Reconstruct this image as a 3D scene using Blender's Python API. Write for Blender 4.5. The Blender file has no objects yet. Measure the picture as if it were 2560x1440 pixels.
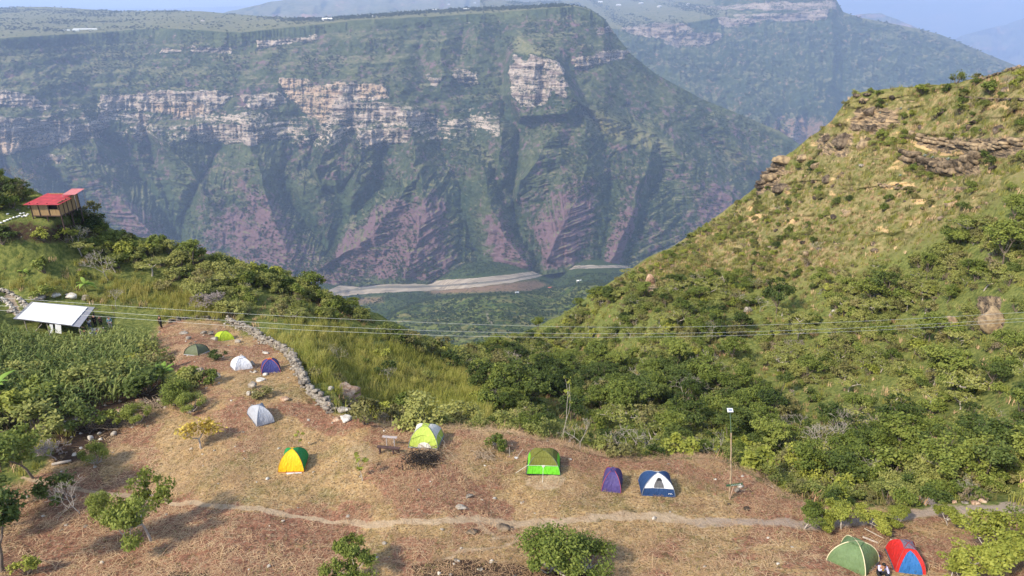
import bpy, bmesh, math, random
import numpy as np
from mathutils import Vector, Matrix

# ------------------------------------------------------------------ camera, world, sun, exposure
SC = bpy.context.scene
COL = SC.collection
PITCH = math.radians(22.0)
F = 1730.0                                   # focal length in pixels of the 2560 px wide photograph
cam_d = bpy.data.cameras.new('camera'); cam = bpy.data.objects.new('camera', cam_d); COL.objects.link(cam)
cam_d.sensor_width = 36; cam_d.lens = 36*F/2560
cam_d.clip_start = 0.5; cam_d.clip_end = 120000
cam.rotation_euler = (math.pi/2 - PITCH, 0, 0)
SC.camera = cam
SUN_DIR = Vector((-0.62, -0.47, 0.68)).normalized()
world = bpy.data.worlds.new('World'); SC.world = world; world.use_nodes = True
wn = world.node_tree; wbg = wn.nodes['Background']
sky = wn.nodes.new('ShaderNodeTexSky'); sky.sky_type = 'NISHITA'; sky.sun_disc = False
sky.sun_elevation = math.asin(SUN_DIR.z); sky.sun_rotation = math.atan2(SUN_DIR.x, SUN_DIR.y)
sky.altitude = 1500; sky.air_density = 1.0; sky.dust_density = 2.5
_tc = wn.nodes.new('ShaderNodeTexCoord'); _mp = wn.nodes.new('ShaderNodeMapping'); _mp.inputs['Scale'].default_value = (1, 1, 7); wn.links.new(_tc.outputs['Generated'], _mp.inputs[0])
_nz = wn.nodes.new('ShaderNodeTexNoise'); _nz.inputs['Scale'].default_value = 2.6; _nz.inputs['Detail'].default_value = 6; wn.links.new(_mp.outputs[0], _nz.inputs['Vector'])
_cr = wn.nodes.new('ShaderNodeValToRGB'); _cr.color_ramp.elements[0].position = 0.44; _cr.color_ramp.elements[1].position = 0.66; _cr.color_ramp.elements[1].color = (0.75, 0.75, 0.75, 1); wn.links.new(_nz.outputs['Fac'], _cr.inputs[0])
_mx = wn.nodes.new('ShaderNodeMix'); _mx.data_type = 'RGBA'; wn.links.new(_cr.outputs[0], _mx.inputs[0]); wn.links.new(sky.outputs[0], _mx.inputs[6]); _mx.inputs[7].default_value = (5.6, 5.9, 6.3, 1)
wn.links.new(_mx.outputs[2], wbg.inputs[0]); wbg.inputs[1].default_value = 0.15
sun_d = bpy.data.lights.new('sun', 'SUN'); sun_d.energy = 4.0; sun_d.angle = math.radians(5.0)
sun_d.color = (1.0, 0.90, 0.74)
sun = bpy.data.objects.new('sun', sun_d); COL.objects.link(sun)
sun.rotation_euler = (-SUN_DIR).to_track_quat('-Z', 'Y').to_euler()
SC.view_settings.view_transform = 'Standard'; SC.view_settings.look = 'None'
SC.view_settings.gamma = 1; SC.view_settings.exposure = 0.80
SC.render.engine = 'CYCLES'
cy = SC.cycles
cy.use_denoising = True
cy.max_bounces = 6; cy.diffuse_bounces = 3; cy.glossy_bounces = 2; cy.transmission_bounces = 3
cy.volume_bounces = 1; cy.transparent_max_bounces = 6
cy.sample_clamp_indirect = 4

# ------------------------------------------------------------------ helpers
CA, SA = math.cos(PITCH), math.sin(PITCH)
def rays(px, py):
    """world direction with unit depth along the optical axis"""
    X = (np.asarray(px, float)-1280)/F; V = (720-np.asarray(py, float))/F
    return np.stack([X, CA+V*SA, -SA+V*CA], -1)
def tdep(py): 
    V = (720-np.asarray(py, float))/F
    return (SA-V*CA)/(CA+V*SA)               # depression as -z / y
def smooth(x): 
    x = np.clip(x, 0, 1); return x*x*(3-2*x)
def _hash(ix, iy, seed):
    h = (ix*374761393 + iy*668265263 + seed*974634777) & 0xffffffff
    h = ((h ^ (h >> 13))*1274126177) & 0xffffffff
    return ((h ^ (h >> 16)) & 0xffff)/65535.0
def vnoise(x, y, seed=0):
    x = np.asarray(x, float); y = np.asarray(y, float)
    ix = np.floor(x).astype(np.int64); iy = np.floor(y).astype(np.int64)
    fx = x-ix; fy = y-iy; fx = fx*fx*fx*(fx*(fx*6-15)+10); fy = fy*fy*fy*(fy*(fy*6-15)+10)
    a = _hash(ix, iy, seed); b = _hash(ix+1, iy, seed); c = _hash(ix, iy+1, seed); d = _hash(ix+1, iy+1, seed)
    return (a+(b-a)*fx + (c-a)*fy + (a-b-c+d)*fx*fy)*2-1
def fbm(x, y, octv=4, seed=0, gain=0.5, ridged=False):
    s = 0; a = 1; tot = 0
    for o in range(octv):
        n = vnoise(x*2**o + 17.3*o, y*2**o - 9.1*o, seed+o)
        if ridged: n = 1-2*np.abs(n)
        s = s + a*n; tot += a; a *= gain
    return s/tot
def inpoly(px, py, poly):
    px = np.asarray(px, float); py = np.asarray(py, float)
    ins = np.zeros(px.shape, bool); n = len(poly)
    for i in range(n):
        x1, y1 = poly[i]; x2, y2 = poly[(i+1) % n]
        if y1 == y2: continue
        c = ((y1 > py) != (y2 > py)) & (px < (x2-x1)*(py-y1)/(y2-y1)+x1)
        ins ^= c
    return ins
def dline(px, py, line):
    """distance to a polyline"""
    best = np.full(np.shape(px), 1e9)
    for (x1, y1), (x2, y2) in zip(line[:-1], line[1:]):
        dx, dy = x2-x1, y2-y1; L = dx*dx+dy*dy+1e-9
        t = np.clip(((px-x1)*dx+(py-y1)*dy)/L, 0, 1)
        best = np.minimum(best, np.hypot(px-x1-t*dx, py-y1-t*dy))
    return best
def curve(pts):
    xs = [p[0] for p in pts]; ys = [p[1] for p in pts]
    return lambda x: np.interp(x, xs, ys)
def softpoly(px, py, poly, w):
    """1 inside, 0 outside, soft over w pixels"""
    ins = inpoly(px, py, poly); d = dline(px, py, list(poly)+[poly[0]])
    return smooth(0.5+np.where(ins, d, -d)/(2*w))

def link(o, parent=None):
    COL.objects.link(o)
    if parent is not None: o.parent = parent
    return o
def tag(o, label=None, cat=None, group=None, kind=None):
    if label: o['label'] = label
    if cat: o['category'] = cat
    if group: o['group'] = group
    if kind: o['kind'] = kind
    return o
def np_mesh(name, verts, quads, mat, attrs=None, smooth_sh=True, uv=None):
    verts = np.ascontiguousarray(verts, np.float32).reshape(-1, 3); quads = np.ascontiguousarray(quads, np.int32)
    k = quads.shape[1]
    me = bpy.data.meshes.new(name)
    me.vertices.add(len(verts)); me.vertices.foreach_set('co', verts.ravel())
    me.loops.add(quads.size); me.loops.foreach_set('vertex_index', quads.ravel())
    me.polygons.add(len(quads)); me.polygons.foreach_set('loop_start', np.arange(0, quads.size, k, dtype=np.int32))
    me.polygons.foreach_set('loop_total', np.full(len(quads), k, np.int32))
    me.update(calc_edges=True)
    if smooth_sh: me.polygons.foreach_set('use_smooth', np.ones(len(quads), bool))
    for an, av in (attrs or {}).items():
        av = np.ascontiguousarray(av, np.float32)
        if av.ndim == 2:
            a = me.attributes.new(an, 'FLOAT_COLOR', 'POINT'); 
            if av.shape[1] == 3: av = np.concatenate([av, np.ones((len(av), 1), np.float32)], 1)
            a.data.foreach_set('color', av.ravel())
        else:
            a = me.attributes.new(an, 'FLOAT', 'POINT'); a.data.foreach_set('value', av)
    if mat: me.materials.append(mat)
    me.validate()
    return me
def grid_quads(nr, nc):
    i = np.arange(nr-1)[:, None]*nc + np.arange(nc-1)[None, :]
    return np.stack([i, i+1, i+nc+1, i+nc], -1).reshape(-1, 4)
def obj(name, me, parent=None): return link(bpy.data.objects.new(name, me), parent)

# ------------------------------------------------------------------ materials
class NT:
    def __init__(s, name, rough=0.9, spec=0.2):
        s.m = bpy.data.materials.new(name); s.m.use_nodes = True; s.t = s.m.node_tree
        s.b = s.t.nodes['Principled BSDF']; s.b.inputs['Roughness'].default_value = rough
        s.b.inputs['Specular IOR Level'].default_value = spec
        s.pos = s.t.nodes.new('ShaderNodeNewGeometry').outputs['Position']
    def n(s, t): return s.t.nodes.new(t)
    def put(s, sock, v):
        if v is None: return
        if hasattr(v, 'is_linked') or hasattr(v, 'links'): s.t.links.new(v, sock)
        else: sock.default_value = v if not isinstance(v, tuple) or len(v) != 3 or sock.type != 'RGBA' else (*v, 1)
    def noise(s, scale, detail=4, rough=0.55, vec=None, stretch=None, dist=0.0):
        k = s.n('ShaderNodeTexNoise'); v = vec or s.pos
        if stretch:
            mp = s.n('ShaderNodeMapping'); s.put(mp.inputs['Vector'], v); mp.inputs['Scale'].default_value = stretch; v = mp.outputs[0]
        s.put(k.inputs['Vector'], v); k.inputs['Scale'].default_value = scale; k.inputs['Detail'].default_value = detail
        k.inputs['Roughness'].default_value = rough; k.inputs['Distortion'].default_value = dist
        return k.outputs['Fac']
    def ramp(s, f, stops, interp='LINEAR'):
        k = s.n('ShaderNodeValToRGB'); s.put(k.inputs[0], f); e = k.color_ramp.elements; k.color_ramp.interpolation = interp
        while len(e) < len(stops): e.new(0.5)
        for el, (p, c) in zip(e, stops):
            el.position = p; el.color = (*c, 1) if isinstance(c, tuple) else (c, c, c, 1)
        return k.outputs[0]
    def mix(s, f, a, b, mode='MIX'):
        k = s.n('ShaderNodeMix'); k.data_type = 'RGBA'; k.blend_type = mode
        s.put(k.inputs[0], f); s.put(k.inputs[6], a); s.put(k.inputs[7], b); return k.outputs[2]
    def math(s, op, a, b=None, c=None, clamp=False):
        k = s.n('ShaderNodeMath'); k.operation = op; k.use_clamp = clamp
        for i, v in enumerate((a, b, c)): s.put(k.inputs[i], v)
        return k.outputs[0]
    def attr(s, name):
        k = s.n('ShaderNodeAttribute'); k.attribute_name = name; return k
    def sep(s, c):
        k = s.n('ShaderNodeSeparateColor'); s.put(k.inputs[0], c); return k.outputs
    def bump(s, h, strength=0.5, dist=1.0):
        k = s.n('ShaderNodeBump'); s.put(k.inputs['Height'], h); k.inputs['Strength'].default_value = strength
        k.inputs['Distance'].default_value = dist; s.put(s.b.inputs['Normal'], k.outputs[0]); return k.outputs[0]
    def base(s, c): s.put(s.b.inputs['Base Color'], c); return s.m
def plain(name, col, rough=0.7, var=0.12, scale=6.0, metallic=0.0, spec=0.3):
    m = NT(name, rough, spec); n = m.noise(scale, 5, 0.6, vec=m.n('ShaderNodeTexCoord').outputs['Object'])
    c0 = tuple(v*(1-var) for v in col); c1 = tuple(min(1, v*(1+var)) for v in col)
    m.base(m.ramp(n, [(0.3, c0), (0.7, c1)])); m.b.inputs['Metallic'].default_value = metallic
    return m.m
# ------------------------------------------------------------------ far canyon (sheets of terrain at 2.5 - 30 km)
def pl(s): 
    v = [float(t) for t in s.replace(',', ' ').split()]; return list(zip(v[::2], v[1::2]))
def far_material(name, veg, veg2, red, rock, rock2, bscale=1.0, gully=False):
    m = NT(name, 0.95, 0.05)
    a = m.sep(m.attr('mask').outputs['Color'])
    n1 = m.noise(0.006/bscale, 6, 0.65); n2 = m.noise(0.035/bscale, 6, 0.7); n3 = m.noise(0.12/bscale, 3, 0.6)
    n4 = m.noise(0.012/bscale, 5, 0.7, stretch=(1.0, 1.0, 0.35))
    vegc = m.mix(m.ramp(n1, [(0.38, 0.0), (0.62, 1.0)]), veg, veg2)
    vegc = m.mix(m.ramp(n2, [(0.42, 0.0), (0.60, 1.0)]), m.mix(0.5, vegc, (0.012, 0.02, 0.008)), vegc)
    f = m.math('MULTIPLY_ADD', n4, 1.3, m.math('SUBTRACT', a[0], 0.95))
    f = m.math('MULTIPLY_ADD', m.math('SUBTRACT', n2, 0.5), 2.2, f)
    gul = m.attr('mask').outputs['Alpha']
    if gully: vegc = m.mix(m.ramp(m.math('MULTIPLY_ADD', m.math('SUBTRACT', n2, 0.5), 0.5, gul), [(0.16, 0.6), (0.40, 0.0)]), vegc, (0.028, 0.052, 0.020))
    c = m.mix(m.ramp(f, [(0.10, 0.0), (0.38, 1.0)]), vegc, m.mix(n2, red, tuple(min(1, x*1.6) for x in red)))
    strata = m.noise(0.010/bscale, 6, 0.75, stretch=(0.35, 0.35, 4.5), dist=0.4)
    vert = m.noise(0.03/bscale, 4, 0.6, stretch=(1.0, 1.0, 0.12))
    rk = m.mix(m.ramp(m.math('MULTIPLY_ADD', strata, 0.75, m.math('MULTIPLY', vert, 0.25)), [(0.40, 0.0), (0.56, 1.0)]), rock2, rock)
    rk = m.mix(m.math('MULTIPLY', a[2], 0.85), rk, m.mix(strata, (0.38, 0.26, 0.17), (0.68, 0.49, 0.32)))
    rk = m.mix(m.ramp(m.math('MULTIPLY_ADD', n3, 0.4, m.math('MULTIPLY', m.noise(0.018/bscale, 4, 0.7, stretch=(0.5, 0.5, 2.5)), 0.6)), [(0.43, 0.95), (0.51, 0.0)]), rk, (0.055, 0.065, 0.035))
    fr = m.math('MULTIPLY_ADD', m.math('SUBTRACT', strata, 0.5), 1.4, a[1])
    fr = m.math('MULTIPLY_ADD', m.math('SUBTRACT', n2, 0.5), 0.9, fr)
    c = m.mix(m.ramp(fr, [(0.46, 0.0), (0.56, 1.0)]), c, rk)
    up = m.sep(m.n('ShaderNodeNewGeometry').outputs['Normal'])[2]; flat_ = m.math('MULTIPLY', m.ramp(up, [(0.90, 0.0), (0.985, 1.0)]), m.math('SUBTRACT', 1.0, a[1], clamp=True))
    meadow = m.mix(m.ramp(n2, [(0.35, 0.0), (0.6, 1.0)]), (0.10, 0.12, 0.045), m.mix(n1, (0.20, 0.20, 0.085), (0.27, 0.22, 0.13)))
    c = m.mix(m.math('MAXIMUM', m.math('MULTIPLY', flat_, 0.9), m.math('MULTIPLY', a[2], m.math('SUBTRACT', 1.0, m.math('MULTIPLY', a[1], 4.0, clamp=True), clamp=True))), c, meadow)  # painted sunlit patches of the wall take this meadow colour too
    h = m.math('ADD', m.math('MULTIPLY', n2, 1.0), m.math('MULTIPLY', n3, 0.4))
    h = m.math('MULTIPLY_ADD', strata, m.math('MULTIPLY', a[1], 2.2), h)
    m.bump(h, 0.9, 14.0*bscale)
    return m.base(c)

SHEETS = {}
def strip_sheet(name, px0, px1, nc, top, bot, nr, Yfun, mask_fun, mat, skirt=(1.25, 0.35), power=1.0):
    """terrain sheet whose rows run from its skyline down; skirt = the hidden back side beyond the skyline"""
    cx = np.linspace(px0, px1, nc); v = np.linspace(0, 1, nr)**power
    PX = np.repeat(cx[None], nr, 0); T = top(cx); B = bot(cx)
    PY = T[None]+(B-T)[None]*v[:, None]
    Y = Yfun(PX, PY)
    d = rays(PX, PY); P = d*(Y/d[..., 1])[..., None]
    msk = mask_fun(PX, PY, P); SHEETS[name] = (PX, PY, P)
    back = []
    for k in (4, 3, 2, 1):
        q = P[0].copy(); q[:, 1] *= 1+(skirt[0]-1)*k/4; q[:, 0] *= 1+(skirt[0]-1)*k/4
        q[:, 2] = P[0][:, 2] - P[0][:, 1]*(skirt[0]-1)*k/4*skirt[1]; back.append(q)
    P = np.concatenate([np.array(back), P], 0); msk = np.concatenate([np.repeat(msk[:1], 4, 0), msk], 0)
    me = np_mesh(name, P.reshape(-1, 3), grid_quads(nr+4, nc)[:, ::-1], mat, {'mask': msk.reshape(-1, msk.shape[-1])})
    return me

# canyon wall: ridges stand towards us, gullies are cut back
RIDGE = [pl(s) for s in (
    '-250,180 -100,300 -60,420 -20,560', '20,380 90,470 180,560 250,640', '120,215 190,260 235,330 250,380', '170,400 260,455 330,530 425,640', '360,230 385,330 470,420 520,500',
    '625,368 650,430 668,500 690,560 720,640 740,700', '560,150 600,240 620,300',
    '832,330 800,400 785,430 800,470', '900,330 905,380 890,450', '1050,428 1000,500 930,590 850,640 770,690', '1050,428 1062,520 1040,610 1010,690',
    '1180,380 1212,440 1228,520 1270,600 1320,660', '1000,200 1010,300 1040,400', '880,110 860,200 850,280',
    '1255,330 1250,400 1262,440', '1296,92 1340,125 1392,150 1414,200 1425,235 1455,265', '1455,265 1540,300 1640,340 1700,390 1760,430 1830,490 1900,560', '1455,265 1400,320 1340,400 1300,450 1290,500',
    '1460,290 1468,400 1440,500 1400,580 1370,650', '1640,340 1604,450 1580,540 1555,600 1530,650', 
    '1650,200 1780,260 1890,300 1960,335 2010,370', '1790,300 1860,380 1900,420', '130,100 100,160 60,240', '1120,60 1100,130 1110,190', '1200,50 1190,130', '480,100 470,170 440,215', '690,90 680,150 700,195')]
GULLY = [pl(s) for s in (
    '-180,150 -160,300 -120,420 -80,560', '0,400 30,480 90,560', '100,400 150,450 260,560 330,640', '275,120 285,190 305,235', '250,335 290,370 345,440 395,500 430,560 452,610', '355,290 372,350 400,450 425,520 445,600',
    '545,370 500,450 465,530 450,610', '790,75 770,150 750,190', '745,290 780,310 795,340 770,365 740,380', '780,360 765,420 800,470 842,490 855,540 835,600 815,640', '735,380 700,440 720,500 790,590 830,640',
    '885,330 905,400 860,470 845,500', '1090,300 1100,380 1148,450 1162,540 1185,640 1200,700', '960,370 950,460 890,540', '1265,110 1270,200 1262,280 1300,330 1290,420 1282,520 1300,590 1345,650',
    '1180,350 1175,300 1168,230', '1432,250 1500,310 1512,370 1530,450 1528,540 1505,600 1500,660', '1420,170 1500,230 1600,290', 
    '1740,330 1840,400 1900,460 1960,540', '1660,420 1610,540 1570,640', '500,230 520,160 560,110', '940,60 930,130 940,200', '1060,60 1050,130 1060,180', '1160,60 1150,140', '1250,50 1240,130 1262,200', '190,110 200,170 240,230', '350,95 350,160 330,215', '610,90 620,150 640,195')]
CLIFF = [pl(s) for s in (
    '250,242 330,232 500,228 585,235 560,264 505,290 440,293 385,286 360,272 280,282 252,264', '600,240 700,232 722,250 668,273 620,271', 
    '700,193 770,195 780,214 870,211 960,214 972,240 885,256 832,260 822,300 802,310 768,290 738,256 718,238', '830,258 940,254 1000,274 1085,284 1085,300 955,306 900,320 820,312',
    '-300,280 0,290 130,300 245,312 250,342 130,362 0,386 -300,380', '460,318 560,310 650,318 725,338 622,360 540,354 470,346', '890,328 1035,318 1025,350 900,372', '1062,188 1102,198 1096,216 1074,211', '1128,172 1192,188 1198,210 1148,206',
    '1284,136 1306,150 1330,138 1362,146 1392,150 1410,172 1416,205 1414,246 1396,238 1376,228 1362,262 1330,268 1298,262 1284,236 1276,205 1278,170', '1430,150 1502,128 1578,123 1560,147 1492,164 1440,166', '478,118 578,118 572,131 488,129', '640,103 792,89 792,99 650,117', '405,122 450,124 452,132 400,133',
    '248,278 266,274 264,322 245,332', '352,255 372,300 356,362 343,350', '0,225 60,235 130,262 120,275 0,262', '94,388 165,388 160,402 100,402', '1490,75 1560,60 1570,72 1500,88')]
ORANGE = [pl('700,193 770,195 780,214 860,211 830,262 820,300 802,310 768,290 738,256 718,238'), pl('370,262 500,255 500,290 440,293 385,286'), pl('-300,330 0,340 130,335 130,362 0,386 -300,380'), pl('900,205 960,214 972,240 900,246')]
PINK = [pl('150,295 250,312 250,345 150,358'), pl('590,235 722,240 700,272 590,275')]
PLAT = curve(pl('-400,98 0,96 200,84 400,70 600,82 780,62 900,50 1100,40 1300,27 1440,16 1480,28 1520,60 1560,110 1650,180 2100,400'))
SKYA = curve(pl('-400,22 0,20 60,17 120,17 200,22 300,28 420,27 500,28 560,33 650,40 720,44 800,45 900,38 1000,30 1060,26 1150,20 1250,17 1340,13 1400,10 1440,13 1475,22 1510,45 1540,88 1580,138 1640,185 1750,245 1850,286 1950,328 2010,368 2120,440 2300,560'))
BOTA = curve(pl('-400,760 700,760 760,745 860,722 940,710 1100,712 1200,705 1350,688 1440,678 1600,676 1900,676 2300,690'))
def dline_s(px, py, line):
    best = np.full(np.shape(px), 1e9); arc = np.zeros(np.shape(px)); a0 = 0.0
    for (x1, y1), (x2, y2) in zip(line[:-1], line[1:]):
        dx, dy = x2-x1, y2-y1; L = dx*dx+dy*dy+1e-9
        t = np.clip(((px-x1)*dx+(py-y1)*dy)/L, 0, 1); d = np.hypot(px-x1-t*dx, py-y1-t*dy); k = d < best
        best = np.where(k, d, best); arc = np.where(k, a0+t*math.sqrt(L), arc); a0 += math.sqrt(L)
    return best, arc, smooth(np.minimum(arc, a0-arc)/12)
_gf = {}
def gfield(PX, PY):
    key = (PX.shape, float(PX[0, 0]), float(PY[0, 0]))
    if key in _gf: return _gf[key]
    wx = PX+9*fbm(PX/60, PY/60, 4, 5); wy = PY+7*fbm(PX/60, PY/60, 4, 9)
    dr = np.full(PX.shape, 400.); dg = np.full(PX.shape, 400.); arc = np.zeros(PX.shape); ew = np.ones(PX.shape)
    for i, r in enumerate(RIDGE):
        d, a, e_ = dline_s(wx, wy, r); k = d < dr; dr = np.where(k, d, dr); ew = np.where(k, e_, ew); arc = np.where(k, a+i*977, arc)
    for g in GULLY: dg = np.minimum(dg, dline(wx, wy, g))
    rill = fbm((arc+1.1*dr)/15, dr/110, 3, 71, 0.6, ridged=True)*smooth(dr/9)*ew
    _gf[key] = ((dg-dr)/(dg+dr+6), dr, dg, rill); return _gf[key]
def masked(PX, PY, polys, w, warp=12):
    wx = PX+warp*fbm(PX/22, PY/14, 3, 31); wy = PY+warp*0.7*fbm(PX/30, PY/12, 3, 47)
    m = np.zeros(PX.shape)
    for p in polys:
        xs = [q[0] for q in p]; ys = [q[1] for q in p]
        bb = (wx > min(xs)-30) & (wx < max(xs)+30) & (wy > min(ys)-30) & (wy < max(ys)+30)
        if bb.any(): m[bb] = np.maximum(m[bb], softpoly(wx[bb], wy[bb], p, w))
    return m
def blur(A, n, ax):
    A = np.moveaxis(A, ax, 0); P = np.concatenate([np.repeat(A[:1], n, 0), A, np.repeat(A[-1:], n+1, 0)]); C = np.cumsum(P, 0)
    return np.moveaxis((C[2*n+1:]-C[:-2*n-1])[:A.shape[0]]/(2*n+1), 0, ax)
def calm(D, ny, nx):
    """stop detail of the slope from adding up into streaks that run up the whole wall"""
    low = blur(blur(D, ny, 0), ny, 0); return D-low+blur(blur(low, nx, 1), nx, 1)
def YA(PX, PY):
    nr = PX.shape[0]
    cl = masked(PX, PY, CLIFF, 6)
    # gentle plateau, steep cliffs and slopes of scree between
    rel = PY-PLAT(PX); act0 = smooth(rel/10)*(1-0.75*smooth((PY-400)/120))*(1-0.85*smooth((PX-1430)/120))
    s = 0.55+0.22*smooth((PY-330)/200)
    s = s + 1.6*cl
    s = s + 0.9*smooth(1-np.abs(rel-14)/16)
    s = s + 0.5*smooth(1-np.abs(PY-(335+40*fbm(PX/200, PX*0, 2, 3)))/40)
    s = np.where(rel < 0, 0.035+0.03*smooth(fbm(PX/90, PY/14, 3, 77)*0.5+0.5), s)
    s = s*(1+0.25*fbm(PX/70, PY/22, 3, 12))*(1+0.55*act0*np.tanh(4*fbm(PX/150, (PY+0.05*PX)/9, 3, 14)))
    t = tdep(PY)
    dt = -(t[:-1]-t[1:])                       # rows run down: t grows
    inc = dt/(0.5*(s[:-1]+s[1:])+0.5*(t[:-1]+t[1:]))
    lnY = np.zeros(PX.shape)
    lnY[:-1] = np.cumsum(inc[::-1], 0)[::-1]
    lnY = calm(lnY, 26, 45)
    Y0 = 2650*(1+0.0*PX[-1]) + 500*smooth((PX[-1]-1350)/700) - 250*smooth((400-PX[-1])/500)
    Y = Y0[None]*np.exp(lnY)
    v, dr, dg, rill = gfield(PX, PY)
    amp = 0.033*(1-0.30*smooth((PX-1380)/80))*smooth((PY-PLAT(PX)-5)/60)*smooth((760-PY)/140+0.25)*(1-(0.85-0.35*smooth((PX-950)/100))*smooth((340-PY)/110))
    prom = softpoly(PX, PY, pl('1296,85 1392,140 1430,200 1460,262 1420,290 1300,300 1262,240 1270,130'), 12)
    Y = Y*(1-amp*v*(1+0.2*fbm(PX/50, PY/50, 2, 8))-0.045*prom*smooth((PY-85)/120))
    er = fbm(PX/16+0.5*fbm(PX/40, PY/40, 2, 3), PY/85, 4, 21, 0.6, ridged=True)
    fine = fbm(PX/26, PY/18, 5, 55, 0.6)
    act = smooth(rel/30)
    Y = Y*(1-0.0035*er*act*smooth((PY-250)/120)+0.007*fine*act-0.0055*rill*act*smooth((PY-230)/120)*(1-0.7*smooth((PX-1640)/120)))
    led = fbm(PX/60, PY/5.0, 3, 91, 0.6)
    flu = fbm(PX/11+0.3*fbm(PX/30, PY/30, 2, 6), PY/70, 3, 93, 0.6, ridged=True)
    Y = Y*(1-0.006*flu*cl*smooth((PY-120)/30))
    Y = Y*(1+0.022*softpoly(PX, PY, pl('1345,165 1362,160 1372,210 1362,255 1340,262 1350,215'), 9))
    Y = Y*(1+0.004*led*cl)
    return Y
def MA(PX, PY, P):
    cl = masked(PX, PY, CLIFF, 5); og_lit = masked(PX, PY, ORANGE, 8); pk = masked(PX, PY, PINK, 8)
    band = smooth(1-np.abs(PY-(300+30*fbm(PX/160, PX*0, 2, 4)))/90)*(PX < 1250)*0.54
    band = np.maximum(band, 0.22*smooth(1-np.abs(PY-PLAT(PX)-22)/26))
    red = smooth((PY-370+70*fbm(PX/120, PY/90, 3, 2))/260)*0.92
    v, dr, dg, rill = gfield(PX, PY)
    red = red*smooth(0.62+0.55*v) + 0.55*pk
    red = red*smooth((BOTA(PX)-PY)/34+0.1)
    red = np.maximum(red, 0.30*smooth((PY-PLAT(PX))/30)*(PY < 450))
    lit = softpoly(PX, PY, pl('1455,262 1540,292 1640,335 1690,380 1620,372 1530,345 1470,320'), 14)  # sunlight on ridges and promontory top painted in as a paler grass colour
    lit = np.maximum(lit, softpoly(PX, PY, pl('1296,88 1340,120 1392,150 1330,142 1282,128 1284,105'), 4)); lit = np.maximum(lit, softpoly(PX, PY, pl('1840,285 1900,296 1980,345 1900,325 1840,300'), 8)); lit = np.maximum(lit, softpoly(PX, PY, pl('1800,375 1860,395 1870,415 1810,400'), 8)); red = red*(1-lit); og_lit = np.maximum(og_lit, 0.9*lit*(cl < 0.1))
    red = np.clip(red*(0.75+0.5*smooth(0.5+rill)), 0, 1)
    return np.stack([red, np.maximum(np.where(cl > 0.02, 0.25+0.75*cl, 0), band), og_lit, 0.5+0.5*v*smooth((PY-200)/100)], -1)
wallA = far_material('canyon_wall_ground', (0.046, 0.068, 0.030), (0.112, 0.132, 0.052), (0.125, 0.076, 0.082), (0.56, 0.46, 0.365), (0.16, 0.11, 0.095), 1.0, True)
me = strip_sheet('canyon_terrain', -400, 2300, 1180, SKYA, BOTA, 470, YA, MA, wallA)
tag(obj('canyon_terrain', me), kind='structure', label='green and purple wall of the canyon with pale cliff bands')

# right-hand far wall
PLATB = curve(pl('1200,20 1440,60 1560,75 1700,60 1800,45 2000,34 2092,30 2110,40 2200,60 2300,82 2700,240'))
SKYB = curve(pl('1200,-8 1300,6 1400,2 1600,-6 1800,-22 2080,-24 2092,2 2108,30 2150,44 2220,57 2300,73 2350,86 2400,106 2460,132 2540,164 2700,240'))
CLB = [pl(s) for s in ('1555,68 1700,54 1722,74 1752,86 1700,118 1640,96 1580,82', '1795,46 1960,34 2070,26 2070,46 1900,54 1810,66', '1690,92 1790,78 1800,96 1720,118', '1900,345 1992,343 1978,388 1908,402', '1700,20 1900,8 2090,4 2096,22 1900,24')]
RB = [pl(s) for s in ('1600,90 1680,180 1760,260', '1800,60 1830,160 1900,250 1960,330', '1960,50 1980,140 2040,240 2080,330', '2100,45 2120,120 2170,220 2180,320', '2230,70 2240,160 2280,260', '2350,95 2370,180 2400,260', '1920,280 1900,330 1890,380', '1990,290 1980,360', '2060,290 2050,360')]
GB = [pl(s) for s in ('1700,110 1740,180 1830,270', '1780,90 1800,160', '1880,60 1900,150 1960,240 2010,330', '2040,60 2060,150 2110,250 2130,340', '2170,60 2180,150 2220,260', '2300,90 2310,180 2350,260', '1950,300 1945,360', '2020,300 2015,370')]
def YB(PX, PY):
    cl = masked(PX, PY, CLB, 6)
    rel = PY-PLATB(PX)
    s = 0.50+1.5*cl
    s = np.where(rel < 0, 0.07, s) + 0.5*smooth((60-PY)/40)*smooth((PX-1780)/60)
    t = tdep(PY); dt = t[1:]-t[:-1]
    lnY = np.zeros(PX.shape); lnY[:-1] = np.cumsum((dt/(0.5*(s[:-1]+s[1:])+0.5*(t[:-1]+t[1:])))[::-1], 0)[::-1]
    lnY = calm(lnY, 14, 25); Y = 4600*np.exp(lnY)
    dr = np.full(PX.shape, 300.); dg = dr.copy()
    for r in RB: dr = np.minimum(dr, dline(PX, PY, r))
    for g in GB: dg = np.minimum(dg, dline(PX, PY, g))
    v = (dg-dr)/(dg+dr+8); amp = 0.03*smooth(rel/50)*(0.4+0.6*smooth((PY-200)/100))
    er = fbm(PX/13, PY/60, 4, 121, 0.6, ridged=True)
    return Y*(1-amp*v-0.004*er*smooth(rel/30)+0.009*fbm(PX/24, PY/16, 5, 66, 0.6))
def MB_(PX, PY, P):
    cl = masked(PX, PY, CLB, 5)
    low = smooth((PY-265)/50)*0.75*smooth(1-np.abs(PX-1990)/160)
    return np.stack([np.maximum(low, 0.22+0*PX), np.where(cl > 0.02, 0.25+0.7*cl, 0.2*smooth(1-np.abs(PY-PLATB(PX)-10)/16)), 0.3*low+0*PX], -1)
me = strip_sheet('far_wall', 1200, 2700, 560, SKYB, curve([(1200, 520), (2700, 520)]), 230, YB, MB_, far_material('far_wall_ground', (0.040, 0.065, 0.028), (0.085, 0.11, 0.045), (0.20, 0.12, 0.095), (0.42, 0.34, 0.27), (0.17, 0.12, 0.10), 1.6))
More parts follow.
